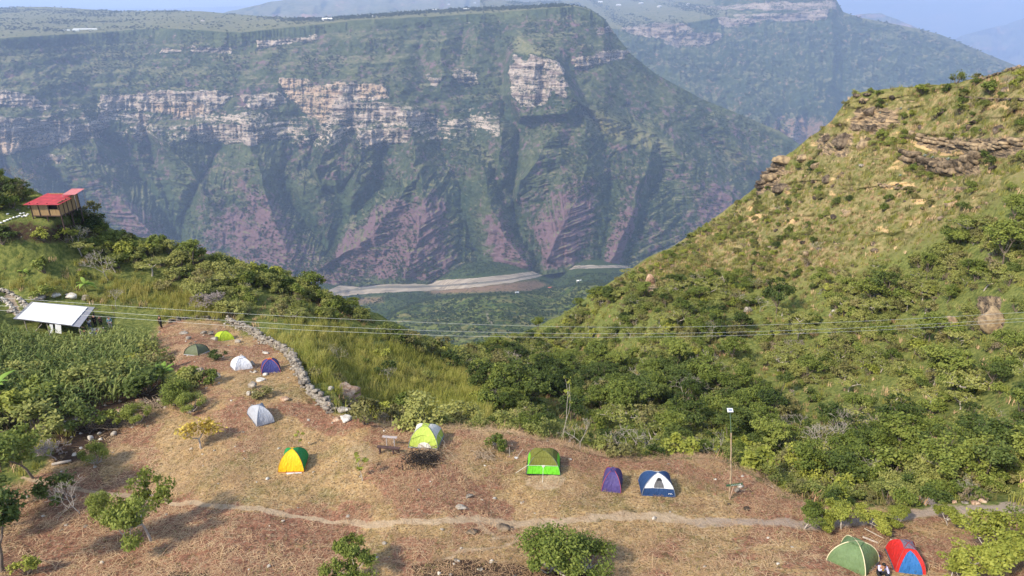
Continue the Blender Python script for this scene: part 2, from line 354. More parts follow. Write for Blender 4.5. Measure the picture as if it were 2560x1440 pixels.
tag(obj('mountain_terrain', me), kind='structure', label='blue hazy mountain wall with a cliff rim beyond the canyon')

# hazy ranges behind
def range_sheet(name, px0, px1, sky_pts, bot, Y0, slope, seed, nc=260, nr=70, amp=0.05, label=None):
    sk = curve(pl(sky_pts))
    def top(x): return sk(x)+2.5*fbm(x/40, x*0, 4, seed)
    def Yf(PX, PY):
        t = tdep(PY); dt = t[1:]-t[:-1]; s = np.full(PX.shape, slope)
        lnY = np.zeros(PX.shape); lnY[:-1] = np.cumsum((dt/(s[:-1]+0.5*(t[:-1]+t[1:])))[::-1], 0)[::-1]
        return Y0*np.exp(lnY)*(1+amp*fbm(PX/60, PY/60, 4, seed+4, 0.55, ridged=True))
    def Mf(PX, PY, P): 
        a = smooth(fbm(PX/50, PY/10, 4, seed+8)+0.35)
        return np.stack([a*0.8, 0*a, 0*a], -1)
    me = strip_sheet(name, px0, px1, nc, top, curve([(px0, bot), (px1, bot)]), nr, Yf, Mf, far_material(name+'_ground', (0.05, 0.08, 0.03), (0.13, 0.13, 0.06), (0.26, 0.15, 0.10), (0.3, 0.25, 0.2), (0.2, 0.15, 0.1), 3.0))
    return tag(obj('mountain_terrain', me), kind='structure', label=label)
range_sheet('ridge_range', 430, 1950, '430,60 540,38 600,22 660,8 720,-2 800,-8 950,-4 1100,-10 1300,-6 1500,-14 1700,-20 1950,-20', 110, 8200, 0.12, 300, label='green and pink mountain rising behind the plateau')
range_sheet('right_range', 1950, 2800, '1950,60 2060,60 2130,38 2200,33 2250,50 2330,86 2400,120 2560,200 2800,240', 330, 11500, 0.5, 320, label='blue ridge just behind the end of the mesa')
range_sheet('haze_range', 2000, 2900, '2000,260 2200,210 2300,160 2400,92 2480,70 2560,46 2700,10 2900,0', 420, 15000, 0.5, 340, label='pale blue ridge at the right skyline')
range_sheet('horizon_range', -1500, 4200, '-1500,19 0,19 450,20 700,14 1200,2 1900,-18 2100,-26 2300,-16 2560,-34 3000,-20 4200,0', 330, 26000, 0.35, 360, nc=300, nr=50, label='pale range along the horizon')

# ------------------------------------------------------------------ valley floor with river
def rbf_fit(pts):
    P = np.array([(p[0]/1000, p[1]/1000) for p in pts]); z = np.log(np.array([p[2] for p in pts], float)); n = len(P)
    def phi(r2): return 0.5*r2*np.log(r2+1e-12)
    K = phi(((P[:, None]-P[None])**2).sum(-1)) + 1e-5*np.eye(n)
    Q = np.concatenate([np.ones((n, 1)), P], 1)
    A = np.block([[K, Q], [Q.T, np.zeros((3, 3))]]); w = np.linalg.solve(A, np.concatenate([z, np.zeros(3)]))
    def f(px, py):
        px = np.asarray(px, float)/1000; py = np.asarray(py, float)/1000
        out = w[n]+w[n+1]*px+w[n+2]*py
        for i in range(n): out = out + w[i]*phi((px-P[i, 0])**2+(py-P[i, 1])**2)
        return np.exp(out)
    return f
valY = rbf_fit([(300, 700, 2600), (700, 700, 2600), (860, 715, 2650), (860, 750, 2400), (900, 790, 2150), (1100, 690, 2700), (1100, 725, 2480), (1400, 665, 2850), (1400, 700, 2600), (1600, 660, 2950),
    (1600, 690, 2700), (1900, 670, 2900), (1000, 790, 1850), (1000, 850, 1500), (1150, 740, 2050), (1300, 730, 2000), (1450, 710, 2050), (1600, 710, 2000), (1300, 790, 1600), (1200, 870, 1150), (1150, 950, 850),
    (1450, 800, 1400), (1700, 800, 1400), (1800, 720, 1900), (700, 900, 1300), (300, 900, 1300), (1700, 1000, 700), (1960, 760, 1600)])
RIVER = [(810, 739, 9), (860, 724, 16), (930, 715, 18), (1010, 714, 16), (1100, 713, 13), (1190, 706, 12), (1270, 697, 11), (1340, 685, 9), (1400, 672, 5.5), (1450, 667, 4), (1530, 666, 3), (1600, 668, 3), (1750, 668, 3), (1900, 664, 3)]
VCREST = curve(pl('900,960 940,860 985,778 1030,757 1080,744 1180,735 1300,731 1420,713 1500,707 1700,700'))
def valley_rows(PX, PY): return valY(PX, PY)*(1-0.10*smooth((PY-VCREST(PX))/7))*(1+0.022*fbm(PX/60, PY/30, 5, 404, 0.5, ridged=True)*smooth((PY-715)/40)+0.004*fbm(PX/12, PY/7, 3, 410))
def MV(PX, PY, P):
    a = softpoly(PX, PY, pl('1190,716 1340,700 1370,712 1330,728 1230,730 1080,735 1060,728'), 6)
    b = softpoly(PX, PY, pl('860,745 960,742 960,755 880,765'), 6)
    hill = smooth((PY-VCREST(PX))/8)
    pth = smooth(1-dline(PX, PY, pl('1218,785 1222,800 1230,808'))/4)+smooth(1-dline(PX, PY, pl('1290,792 1296,798'))/3)
    return np.stack([np.clip(a+b*0.8, 0, 1), np.clip(pth, 0, 1), hill], -1)
vm = NT('valley_ground', 0.95, 0.05)
va = vm.sep(vm.attr('mask').outputs['Color'])
vn1 = vm.noise(0.012, 6, 0.7); vn2 = vm.noise(0.07, 5, 0.7); vn3 = vm.noise(0.02, 4, 0.6)
vc = vm.mix(vm.ramp(vn1, [(0.4, 0.0), (0.6, 1.0)]), (0.070, 0.110, 0.026), (0.17, 0.19, 0.050))
vc = vm.mix(vm.ramp(vn2, [(0.40, 1.0), (0.56, 0.0)]), vc, (0.022, 0.038, 0.010))
vc = vm.mix(vm.math('MULTIPLY', va[2], vm.ramp(vn3, [(0.5, 0.0), (0.66, 0.8)])), vc, (0.22, 0.19, 0.075))
vc = vm.mix(vm.math('MULTIPLY', va[0], vm.ramp(vn2, [(0.36, 0.2), (0.5, 1.0)])), vc, (0.24, 0.15, 0.095))
vc = vm.mix(va[1], vc, (0.30, 0.25, 0.17))
vc = vm.mix(vm.math('MULTIPLY', vm.math('SUBTRACT', 1.0, va[2], clamp=True), vm.math('SUBTRACT', 0.6, va[0], clamp=True)), vc, (0.030, 0.052, 0.020)); vm.bump(vn2, 1.0, 7.0); vm.base(vc)
me = strip_sheet('valley', 300, 1960, 620, curve([(300, 655), (1960, 640)]), curve([(300, 1000), (1200, 980), (1960, 1020)]), 240, valley_rows, MV, vm.m, skirt=(1.02, 0.0))
tag(obj('valley_terrain', me), kind='structure', label='wooded hills and flats on the canyon floor')
# river bed strip
rx = np.linspace(810, 1900, 340); rc = np.interp(rx, [r[0] for r in RIVER], [r[1] for r in RIVER]); rw = np.interp(rx, [r[0] for r in RIVER], [r[2] for r in RIVER])
def strip_on_valley(name, off0, off1, up, mat, nr=9, wob=1.5, seed=1):
    rows = []
    for k in range(nr):
        u = k/(nr-1)
        py = rc + rw*(off0+(off1-off0)*u) + (1 if k in (0, nr-1) else 0)*wob*fbm(rx/18, rx*0+k, 3, seed)
        Y = valley_rows(rx, py); d = rays(rx, py); p = d*(Y/d[:, 1])[:, None]; p *= (1-up/1000.0); rows.append(p)
    return np_mesh(name, np.array(rows).reshape(-1, 3), grid_quads(nr, len(rx))[:, ::-1], mat)
g = NT('river_gravel', 0.9, 0.1); gn = g.noise(0.03, 6, 0.7, stretch=(0.3, 1, 1)); g.bump(g.noise(0.1, 4), 0.5, 3)
g.base(g.ramp(gn, [(0.35, (0.17, 0.14, 0.11)), (0.5, (0.34, 0.28, 0.21)), (0.62, (0.46, 0.385, 0.295))]))
tag(obj('river_bed', strip_on_valley('river_bed', -0.95, 1.0, 1.6, g.m, seed=3)), kind='structure', label='pale gravel bed winding along the canyon floor')
w_ = NT('river_water', 0.25, 0.5); w_.base(w_.ramp(w_.noise(0.02, 3), [(0.3, (0.20, 0.18, 0.145)), (0.7, (0.28, 0.25, 0.20))])); w_.bump(w_.noise(0.3, 3), 0.1, 0.5)
tag(obj('river', strip_on_valley('river', 0.0, 0.38, 2.6, w_.m, nr=4, wob=1.2, seed=9)), kind='structure', label='brown river in the middle of its gravel bed')
# ------------------------------------------------------------------ near ground: the camp spur, the ravine and the hill on the right
SHARED = [(-300, 1440, 37), (0, 1440, 37), (600, 1440, 36.5), (1280, 1440, 36), (2000, 1440, 36), (2560, 1440, 35.5), (2900, 1440, 35.5), (0, 1900, 28), (1280, 1900, 27.5), (2560, 1900, 27), (-400, 1900, 28), (2960, 1900, 27),
    (0, 1200, 47), (400, 1230, 46), (800, 1230, 46), (0, 1000, 58), (-300, 1000, 60), (-300, 800, 76), (0, 830, 78), (200, 1000, 60), (420, 1040, 56), (650, 1055, 53.5), (600, 925, 64), (490, 888, 70), (562, 850, 79),
    (402, 820, 83), (150, 828, 80), (0, 700, 88), (250, 700, 92), (-300, 690, 86), (140, 548, 92), (0, 560, 89), (0, 440, 96), (-300, 380, 90), (-300, 560, 86), (60, 470, 97), (200, 560, 97), (440, 620, 101), (300, 640, 96), (620, 665, 104),
    (600, 760, 93), (800, 735, 108), (760, 900, 67), (700, 860, 76), (640, 820, 84)]
CAMP = SHARED + [(800, 1000, 58), (900, 1040, 54), (980, 1062, 53), (1070, 1120, 49), (1280, 1080, 52), (1280, 1230, 45.5), (1360, 1180, 47), (1500, 1135, 50), (1640, 1230, 45), (1760, 1140, 49.5), (1960, 1235, 45), (1830, 1240, 45),
    (2200, 1290, 42.5), (2560, 1270, 42.5), (2900, 1260, 42), (2130, 1400, 37.8), (1280, 900, 66), (1800, 900, 62), (2560, 1000, 56)]
BACK = SHARED + [(980, 805, 112), (1190, 882, 130), (840, 900, 79), (850, 980, 64), (960, 960, 76), (1000, 1040, 66), (1100, 1000, 78), (1150, 1060, 66), (1300, 1070, 68), (1400, 1050, 80), (1250, 900, 126), (1250, 940, 106), (1500, 1120, 66),
    (1700, 1130, 66), (1700, 1040, 84), (1700, 950, 100), (1700, 850, 118), (1600, 760, 140), (1500, 900, 135), (1400, 790, 172), (1300, 860, 152), (1600, 650, 184), (1800, 540, 182), (1900, 460, 172), (2050, 335, 158), (2140, 240, 150),
    (2250, 220, 142), (2450, 195, 124), (2560, 168, 116), (2960, 100, 96), (2000, 600, 142), (2200, 400, 134), (2000, 800, 114), (2200, 650, 116), (2350, 470, 116), (2250, 330, 138), (2500, 300, 112), (2450, 380, 112), (2250, 450, 126),
    (2560, 430, 98), (2560, 600, 88), (2560, 800, 75), (2560, 1000, 63), (2400, 900, 80), (2200, 1000, 80), (2000, 1000, 88), (2000, 1150, 66), (2300, 1150, 60), (2560, 1180, 50), (2200, 1230, 49), (2400, 1240, 46), (2960, 600, 80),
    (2960, 1000, 55), (2960, 1260, 42), (1900, 1210, 52), (1300, 960, 108), (1850, 1090, 74)]
fC = rbf_fit(CAMP); fB = rbf_fit(BACK)
EDGE = curve(pl('-400,700 800,900 870,1035 930,1046 980,1060 1050,1062 1130,1066 1280,1078 1340,1094 1400,1106 1460,1124 1520,1140 1600,1149 1700,1140 1780,1140 1830,1156 1880,1180 1920,1208 1960,1236 2060,1258 2160,1262 2300,1256 2560,1250 2960,1240'))
SKYN = curve(pl('-400,370 -200,400 0,440 30,452 70,475 130,508 200,540 260,560 320,574 400,592 440,604 500,622 560,640 620,652 680,670 740,690 800,722 860,748 920,775 980,806 1050,838 1120,862 1190,884 1240,868 1300,840 1400,792 1460,752 1530,702 1580,668 1620,640 1680,612 1740,570 1800,530 1850,500 1890,470 1930,415 1980,382 2040,335 2080,302 2110,262 2135,240 2170,228 2250,220 2350,212 2400,205 2450,196 2500,182 2560,166 2700,140 2960,100'))
_sk0 = SKYN
def SKYN(x): return _sk0(x)+20*smooth((x-230)/80)*smooth((1200-x)/60)+12*smooth((x-1230)/40)*smooth((1900-x)/150)
def terr_n(px, py):
    return fbm(px/170+0.4*fbm(px/60, py/60, 2, 533), (py+0.12*px+22*fbm(px/120, py/80, 3, 531))/24, 3, 530)
def near_z(px, py, detail=True):
    px = np.asarray(px, float); py = np.asarray(py, float)
    a = fC(px, py); b = fB(px, py)
    w = smooth((EDGE(px)-py)/np.interp(px, [500, 850], [160, 14])+0.5)
    z = np.exp(np.log(a)*(1-w)+np.log(b)*w)
    if detail:
        d = rays(px, py); X = d[..., 0]*z; Y = d[..., 1]*z
        hill = smooth((z-85)/30)*(px > 1100)
        z = z*(1+0.0035*fbm(X/9, Y/9, 4, 500)*(1+1.5*hill)+0.018*hill*fbm(X/26, Y/26, 4, 510, 0.5, ridged=True)+0.0024*fbm(X/1.6, Y/1.6, 3, 520)+0.0030*fbm(X/4.5, Y/4.5, 2, 524))
        top = softpoly(px, py, TERR, 20)
        z = z*(1+0.0045*top*np.tanh(4*terr_n(px, py)))
    return z
TERR = pl('1880,470 2050,330 2140,240 2560,170 2960,100 2960,430 2560,420 2350,600 2000,640 1800,600')
def G(px, py):
    """point of the ground seen at a pixel of the photograph"""
    z = float(near_z(np.array([px]), np.array([py]))[0]); d = rays(px, py); return Vector((d*z).tolist())
def mpp(px, py): return float(near_z(np.array([px]), np.array([py]))[0])/F     # metres per photo pixel there
def at(px, py, z): return Vector((rays(px, py)*z).tolist())

CLEAR = pl('355,885 395,812 430,800 540,802 620,838 700,875 750,925 775,985 830,1030 880,1042 980,1062 1130,1066 1280,1080 1400,1108 1520,1142 1600,1150 1700,1142 1780,1142 1880,1182 1960,1238 2060,1262 2300,1275 2560,1275 2960,1275 2960,1900 -400,1900 -400,1240 60,1210 130,1150 260,1085 330,1050 440,1000 500,965 430,920')
CORN = pl('-400,835 0,838 200,866 300,846 380,852 400,866 350,895 330,930 420,955 330,1000 230,1030 150,1060 40,1080 -400,1080')
GRASS = pl('640,845 760,800 900,830 1010,870 1180,930 1235,1050 1190,1062 1000,1055 900,1010 810,980 760,920 700,868')
MEADOW = pl('-400,690 200,690 420,705 560,790 540,800 400,800 280,800 240,760 0,722 -400,720')
HILLTOP = pl('1560,690 1640,640 1740,575 1900,460 2050,320 2140,235 2560,165 2960,90 2960,400 2560,440 2420,560 2200,640 2080,700 1900,720 1750,690 1640,720')
PATH = pl('60,1195 220,1228 420,1256 560,1262 700,1282 820,1306 950,1310 1060,1301 1180,1300 1300,1314 1420,1300 1520,1290 1640,1290 1750,1305 1900,1306 2050,1312 2200,1300 2350,1275 2560,1268 2800,1260')
PATH2 = pl('1060,1425 1150,1378 1250,1368 1310,1345 1350,1318'); PATH3 = pl('1180,1300 1240,1345 1310,1345')
def near_masks(PX, PY):
    wx = PX+14*fbm(PX/40, PY/26, 3, 601); wy = PY+9*fbm(PX/40, PY/20, 3, 607)
    clear = softpoly(wx, wy, CLEAR, 7)
    p = np.maximum(smooth(1.25-dline(wx, wy, PATH)/np.interp(PX, [0, 800, 1500, 1700, 2560], [8, 8, 12, 13, 18])), 0.75*smooth(1.2-np.minimum(dline(wx, wy, PATH2), dline(wx, wy, PATH3))/8))
    p = np.maximum(p, softpoly(PX, PY, pl('1310,1195 1340,1180 1400,1185 1416,1196 1400,1220 1350,1226 1315,1215'), 8))
    p = np.maximum(p, 0.5*softpoly(wx, wy, pl('860,1105 900,1100 960,1130 930,1165 860,1150'), 16))
    grey = np.where(PX > 1640, smooth((PX-1640)/200), 0)*p
    p2 = smooth(1.3-dline(wx, wy, pl('20,735 40,765 55,790'))/12); grey = np.maximum(grey, p2); p = np.maximum(p, p2)
    red = 0.52+0.9*fbm(PX/150, PY/60, 4, 611)
    for poly, wgt, s in ((pl('0,1250 500,1240 900,1300 850,1440 0,1500'), 0.5, 60), (pl('1250,1080 1600,1140 1960,1235 1960,1280 1700,1170 1400,1150 1250,1110'), 0.7, 20), (pl('1880,1320 2560,1320 2560,1500 1700,1500'), 0.3, 30),
                         (pl('1000,1120 1140,1120 1180,1230 1000,1260 900,1200'), 0.5, 30), (pl('400,870 520,880 500,960 430,960'), 0.5, 20), (pl('700,1000 860,1040 900,1060 760,1070'), 0.5, 20), (pl('1100,1180 1400,1240 1300,1280 900,1260'), 0.25, 30)):
        red = red + wgt*softpoly(PX, PY, poly, s)
    for poly, wgt, s in ((pl('1560,1180 1830,1200 1830,1290 1400,1290 1240,1240'), 0.6, 30), (pl('420,1050 560,1100 900,1100 960,1260 560,1240 400,1200'), 0.5, 40), (pl('520,940 760,940 800,1010 640,1010'), 0.4, 20)):
        red = red - wgt*softpoly(PX, PY, poly, s)
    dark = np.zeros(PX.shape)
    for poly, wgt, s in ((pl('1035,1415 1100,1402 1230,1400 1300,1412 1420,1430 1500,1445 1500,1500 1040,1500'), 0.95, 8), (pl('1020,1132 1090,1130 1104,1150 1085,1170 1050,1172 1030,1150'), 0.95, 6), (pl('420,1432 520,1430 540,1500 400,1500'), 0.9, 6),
                         (pl('-400,1190 90,1200 130,1300 60,1500 -400,1500'), 0.45, 30), (pl('130,1080 330,960 450,940 430,1010 320,1070 240,1150 130,1170'), 0.75, 18), (pl('-400,560 0,560 60,555 230,560 240,590 120,610 0,600 -400,600'), 0.7, 16),  # left-edge patch: shade painted in as darker soil
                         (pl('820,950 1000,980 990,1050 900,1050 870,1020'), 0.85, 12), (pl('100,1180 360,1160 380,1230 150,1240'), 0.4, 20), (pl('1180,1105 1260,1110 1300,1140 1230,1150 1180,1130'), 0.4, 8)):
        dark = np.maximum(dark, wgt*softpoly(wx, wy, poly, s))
    corn = softpoly(wx, wy, CORN, 12)
    dry = softpoly(wx, wy, HILLTOP, 40)
    terr = softpoly(PX, PY, TERR, 20)
    rock = np.zeros(PX.shape)
    for poly, wgt in ((pl('2296,345 2400,352 2560,345 2560,392 2440,392 2330,376 2290,362'), 1.0), (pl('2256,384 2330,392 2450,396 2445,432 2380,442 2320,432 2258,412'), 1.0), (pl('1900,395 1960,400 1950,470 1890,490 1890,440'), 0.9),
                      (pl('2140,270 2250,270 2260,310 2180,340 2120,320'), 0.8), (pl('2040,330 2130,335 2130,400 2040,390'), 0.7), (pl('2440,740 2500,740 2500,830 2440,840'), 0.9), (pl('2350,790 2400,790 2395,835 2350,830'), 0.9), (pl('1610,690 1640,690 1640,735 1610,735'), 0.9)):
        rock = np.maximum(rock, wgt*softpoly(wx, wy, poly, 8))
    orange = np.zeros(PX.shape)
    for poly, wgt in ((pl('2295,358 2390,372 2440,378 2430,392 2330,384 2290,372'), 1.0), (pl('2190,275 2250,290 2240,320 2200,310 2170,290'), 0.9), (pl('2360,405 2400,400 2395,435 2370,440'), 1.0), (pl('2210,455 2290,462 2300,478 2220,472'), 0.8),
                      (pl('2450,770 2500,780 2500,830 2445,830'), 1.0), (pl('1980,520 2100,500 2350,460 2360,500 2100,560 1960,580'), 0.35), (pl('2330,1240 2560,1235 2560,1270 2300,1290'), 0.25), (pl('1740,580 2000,560 1980,640 1800,660'), 0.3)):
        orange = np.maximum(orange, wgt*softpoly(wx, wy, poly, 7))
    scree = smooth(fbm(PX/45, PY/24, 4, 640)*1.6-0.2)*dry
    rock = np.maximum(rock, 0.8*smooth(1.2-np.abs(terr_n(PX, PY)-0.05)*14)*terr*smooth(fbm(PX/90, PY/40, 3, 644)*3+0.1))
    orange = np.maximum(orange, 0.72*scree*smooth((700-PY)/160))
    m1 = np.stack([np.clip(red, 0, 1)*clear, np.clip(p, 0, 1), clear], -1)
    m2 = np.stack([dark, rock, orange], -1); m3 = np.stack([dry, grey, corn], -1)
    return m1, m2, m3

gm = NT('camp_ground', 0.95, 0.05)
A1 = gm.sep(gm.attr('m1').outputs['Color']); A2 = gm.sep(gm.attr('m2').outputs['Color']); A3 = gm.sep(gm.attr('m3').outputs['Color'])
k1 = gm.noise(0.35, 5, 0.65); k2 = gm.noise(2.2, 5, 0.7); k3 = gm.noise(7.0, 4, 0.7); k4 = gm.noise(5.0, 4, 0.75, stretch=(1, 0.25, 1), dist=1.2); k5 = gm.noise(5.0, 4, 0.75, stretch=(0.3, 1, 1), dist=1.5)
fib = gm.math('MAXIMUM', k4, k5)
straw = gm.mix(gm.ramp(k2, [(0.35, 0.0), (0.62, 1.0)]), (0.27, 0.17, 0.075), (0.50, 0.33, 0.155))
straw = gm.mix(gm.ramp(k1, [(0.47, 0.0), (0.62, 0.8)]), straw, (0.17, 0.145, 0.05))
redc = gm.mix(gm.ramp(k2, [(0.36, 0.0), (0.62, 1.0)]), (0.16, 0.070, 0.045), (0.33, 0.155, 0.095))
fr = gm.math('MULTIPLY_ADD', gm.math('SUBTRACT', k1, 0.5), 1.6, A1[0]); fr = gm.math('MULTIPLY_ADD', gm.math('SUBTRACT', k2, 0.5), 0.9, fr)
gc = gm.mix(gm.ramp(fr, [(0.40, 0.0), (0.64, 1.0)]), straw, redc)
gc = gm.mix(gm.ramp(fib, [(0.52, 0.0), (0.68, 0.75)]), gc, (0.53, 0.42, 0.26))
k6 = gm.noise(1.1, 6, 0.75, dist=0.8)
gc = gm.mix(gm.ramp(k3, [(0.38, 0.85), (0.48, 0.0)]), gc, (0.075, 0.052, 0.034))  # dark flecks paint the small shadows within the straw litter
gc = gm.mix(gm.ramp(k6, [(0.34, 0.75), (0.43, 0.0)]), gc, (0.085, 0.070, 0.032))
scrub = gm.mix(gm.ramp(k2, [(0.4, 0.0), (0.6, 1.0)]), (0.085, 0.110, 0.030), (0.20, 0.210, 0.060))
dryc = gm.mix(gm.ramp(k1, [(0.40, 0.0), (0.56, 1.0)]), (0.140, 0.145, 0.050), (0.31, 0.245, 0.12))
dryc = gm.mix(gm.ramp(k2, [(0.45, 0.0), (0.6, 0.8)]), dryc, (0.12, 0.125, 0.040))
sc_ = gm.mix(A3[0], scrub, dryc)
c = gm.mix(A1[2], sc_, gc)
c = gm.mix(gm.math('MULTIPLY', A3[2], 0.9), c, (0.060, 0.045, 0.025))
pathc = gm.mix(gm.ramp(k2, [(0.3, 0.0), (0.7, 1.0)]), (0.36, 0.26, 0.165), (0.50, 0.385, 0.26))
pathc = gm.mix(gm.math('MULTIPLY', A3[1], 0.75), pathc, (0.29, 0.235, 0.20))
fp = gm.math('MULTIPLY_ADD', gm.math('SUBTRACT', k2, 0.5), 1.0, A1[1])
c = gm.mix(gm.ramp(fp, [(0.35, 0.0), (0.8, 0.9)]), c, pathc)
fo = gm.math('MULTIPLY_ADD', gm.math('SUBTRACT', k2, 0.5), 1.2, A2[2])
c = gm.mix(gm.ramp(fo, [(0.4, 0.0), (0.65, 1.0)]), c, gm.mix(k2, (0.50, 0.31, 0.13), (0.62, 0.44, 0.24)))
ro = gm.noise(0.9, 6, 0.75, stretch=(0.5, 0.5, 3.0), dist=0.6)
rockc = gm.ramp(ro, [(0.36, (0.028, 0.022, 0.016)), (0.45, (0.14, 0.11, 0.08)), (0.54, (0.32, 0.23, 0.14)), (0.64, (0.52, 0.38, 0.22))])
fk = gm.math('MULTIPLY_ADD', gm.math('SUBTRACT', k1, 0.5), 1.6, A2[1])
c = gm.mix(gm.ramp(fk, [(0.42, 0.0), (0.62, 1.0)]), c, rockc)
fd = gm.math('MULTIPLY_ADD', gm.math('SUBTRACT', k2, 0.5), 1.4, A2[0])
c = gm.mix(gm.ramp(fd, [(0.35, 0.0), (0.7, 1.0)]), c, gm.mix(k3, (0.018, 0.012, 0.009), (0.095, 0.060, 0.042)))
hh = gm.math('ADD', gm.math('MULTIPLY', k2, 0.5), gm.math('ADD', gm.math('MULTIPLY', k3, 0.25), gm.math('MULTIPLY', fib, 0.3)))
hh = gm.math('MULTIPLY_ADD', ro, gm.math('MULTIPLY', A2[1], 3.0), hh)
gm.bump(hh, 0.8, 0.35); gm.base(c)
NC, NR = 1150, 620
def build_near():
    cx = np.linspace(-400, 2960, NC); v = np.linspace(0, 1, NR)
    PX = np.repeat(cx[None], NR, 0); T = SKYN(cx)+3*fbm(cx/25, cx*0, 3, 77)
    PY = T[None]+(1800-T)[None]*v[:, None]**1.25
    z = near_z(PX, PY); P = rays(PX, PY)*z[..., None]
    ms = near_masks(PX, PY)
    back = []
    dd = P[0]/np.linalg.norm(P[0][:, :2], axis=1)[:, None]
    for k, (dist, drop) in enumerate(((500, 430), (240, 190), (110, 75), (50, 28), (20, 8), (7, 1.5), (2.5, 0.1))):
        q = P[0]+dd*dist; q[:, 2] = P[0][:, 2]-drop; back.append(q)
    P = np.concatenate([np.array(back), P], 0)
    at_ = {n: np.concatenate([np.repeat(m[:1], len(back), 0), m], 0).reshape(-1, 3) for n, m in zip(('m1', 'm2', 'm3'), ms)}
    return np_mesh('ground', P.reshape(-1, 3), grid_quads(NR+len(back), NC)[:, ::-1], gm.m, at_), PX, PY, P[len(back):]
me, GPX, GPY, GP = build_near()
tag(obj('ground', me), kind='structure', label='dry mown spur with the camp, the ravine and the hill beyond')
# ------------------------------------------------------------------ plants: prototypes
def foliage_mat(name, dark, mid, light, transl=0.28):
    m = NT(name, 0.65, 0.25); a = m.attr('lc').outputs['Fac']
    oi = m.n('ShaderNodeObjectInfo').outputs['Random']; w = m.noise(0.05, 3, 0.6)
    f = m.math('MULTIPLY_ADD', oi, 0.34, m.math('MULTIPLY', a, 0.42)); f = m.math('MULTIPLY_ADD', m.math('SUBTRACT', w, 0.5), 1.1, m.math('ADD', f, 0.12))
    col = m.ramp(f, [(0.08, dark), (0.42, mid), (0.85, light)])
    m.put(m.b.inputs['Base Color'], col)
    tr = m.n('ShaderNodeBsdfTranslucent'); m.put(tr.inputs[0], col); mx = m.n('ShaderNodeMixShader'); mx.inputs[0].default_value = transl
    m.t.links.new(m.b.outputs[0], mx.inputs[1]); m.t.links.new(tr.outputs[0], mx.inputs[2])
    m.t.links.new(mx.outputs[0], m.t.nodes['Material Output'].inputs['Surface'])
    return m.m
FM = dict(
    green=foliage_mat('green_leaves', (0.050, 0.080, 0.012), (0.135, 0.175, 0.030), (0.27, 0.30, 0.062)),
    dark=foliage_mat('dark_leaves', (0.024, 0.044, 0.010), (0.064, 0.096, 0.018), (0.145, 0.180, 0.040)),
    yellow=foliage_mat('yellow_green_leaves', (0.110, 0.135, 0.020), (0.235, 0.260, 0.040), (0.40, 0.40, 0.075)),
    feather=foliage_mat('feathery_leaves', (0.105, 0.135, 0.030), (0.225, 0.245, 0.060), (0.38, 0.37, 0.11)),
    olive=foliage_mat('olive_leaves', (0.095, 0.095, 0.028), (0.19, 0.18, 0.058), (0.31, 0.27, 0.11)),
    dry=foliage_mat('dry_leaves', (0.13, 0.10, 0.055), (0.23, 0.18, 0.105), (0.36, 0.29, 0.18)),
    orange=foliage_mat('ochre_leaves', (0.22, 0.15, 0.03), (0.42, 0.30, 0.05), (0.60, 0.46, 0.10)),
    grass=foliage_mat('slope_grass_blades', (0.145, 0.165, 0.028), (0.29, 0.30, 0.055), (0.46, 0.40, 0.12), 0.35),
    straw=foliage_mat('straw_blades', (0.21, 0.125, 0.068), (0.42, 0.265, 0.145), (0.66, 0.48, 0.28), 0.1),
    corn=foliage_mat('corn_leaves', (0.026, 0.050, 0.010), (0.085, 0.130, 0.028), (0.27, 0.30, 0.085)),
    banana=foliage_mat('banana_leaves', (0.10, 0.20, 0.02), (0.20, 0.34, 0.05), (0.34, 0.46, 0.09), 0.35),
    agave=foliage_mat('agave_leaves', (0.16, 0.21, 0.19), (0.25, 0.32, 0.29), (0.38, 0.44, 0.38), 0.05))
BARK = plain('grey_bark', (0.16, 0.125, 0.095), 0.9, 0.35, 9); PALE = plain('pale_bark', (0.40, 0.35, 0.30), 0.9, 0.25, 9); TWIG = plain('grey_twigs', (0.30, 0.25, 0.23), 0.9, 0.25, 9)
CHAR = plain('charred_wood', (0.025, 0.020, 0.018), 0.95, 0.4, 9); STICK = plain('dry_sticks', (0.33, 0.25, 0.17), 0.9, 0.35, 5)

def leaves_mesh(name, cen, size, mat, rng, up=0.45, out=0.5, aspect=1.7, centre=(0, 0, 0.0)):
    n = len(cen); cen = np.asarray(cen, float)
    o = cen-np.array(centre); o /= np.linalg.norm(o, axis=1)[:, None]+1e-6
    nr = o*out+np.array([0, 0, up])+rng.normal(0, 0.55, (n, 3)); nr /= np.linalg.norm(nr, axis=1)[:, None]
    t = np.cross(nr, rng.normal(0, 1, (n, 3))); t /= np.linalg.norm(t, axis=1)[:, None]; b = np.cross(nr, t)
    s = (size*rng.uniform(0.6, 1.35, n))[:, None]; l = t*s*aspect*0.5; w = b*s*0.5
    v = np.stack([cen-l, cen-w+l*0.1, cen+l, cen+w+l*0.1], 1)
    lc = np.repeat(rng.uniform(0, 1, n), 4)
    return np_mesh(name, v.reshape(-1, 3), np.arange(n*4).reshape(-1, 4), mat, {'lc': lc}, smooth_sh=False)
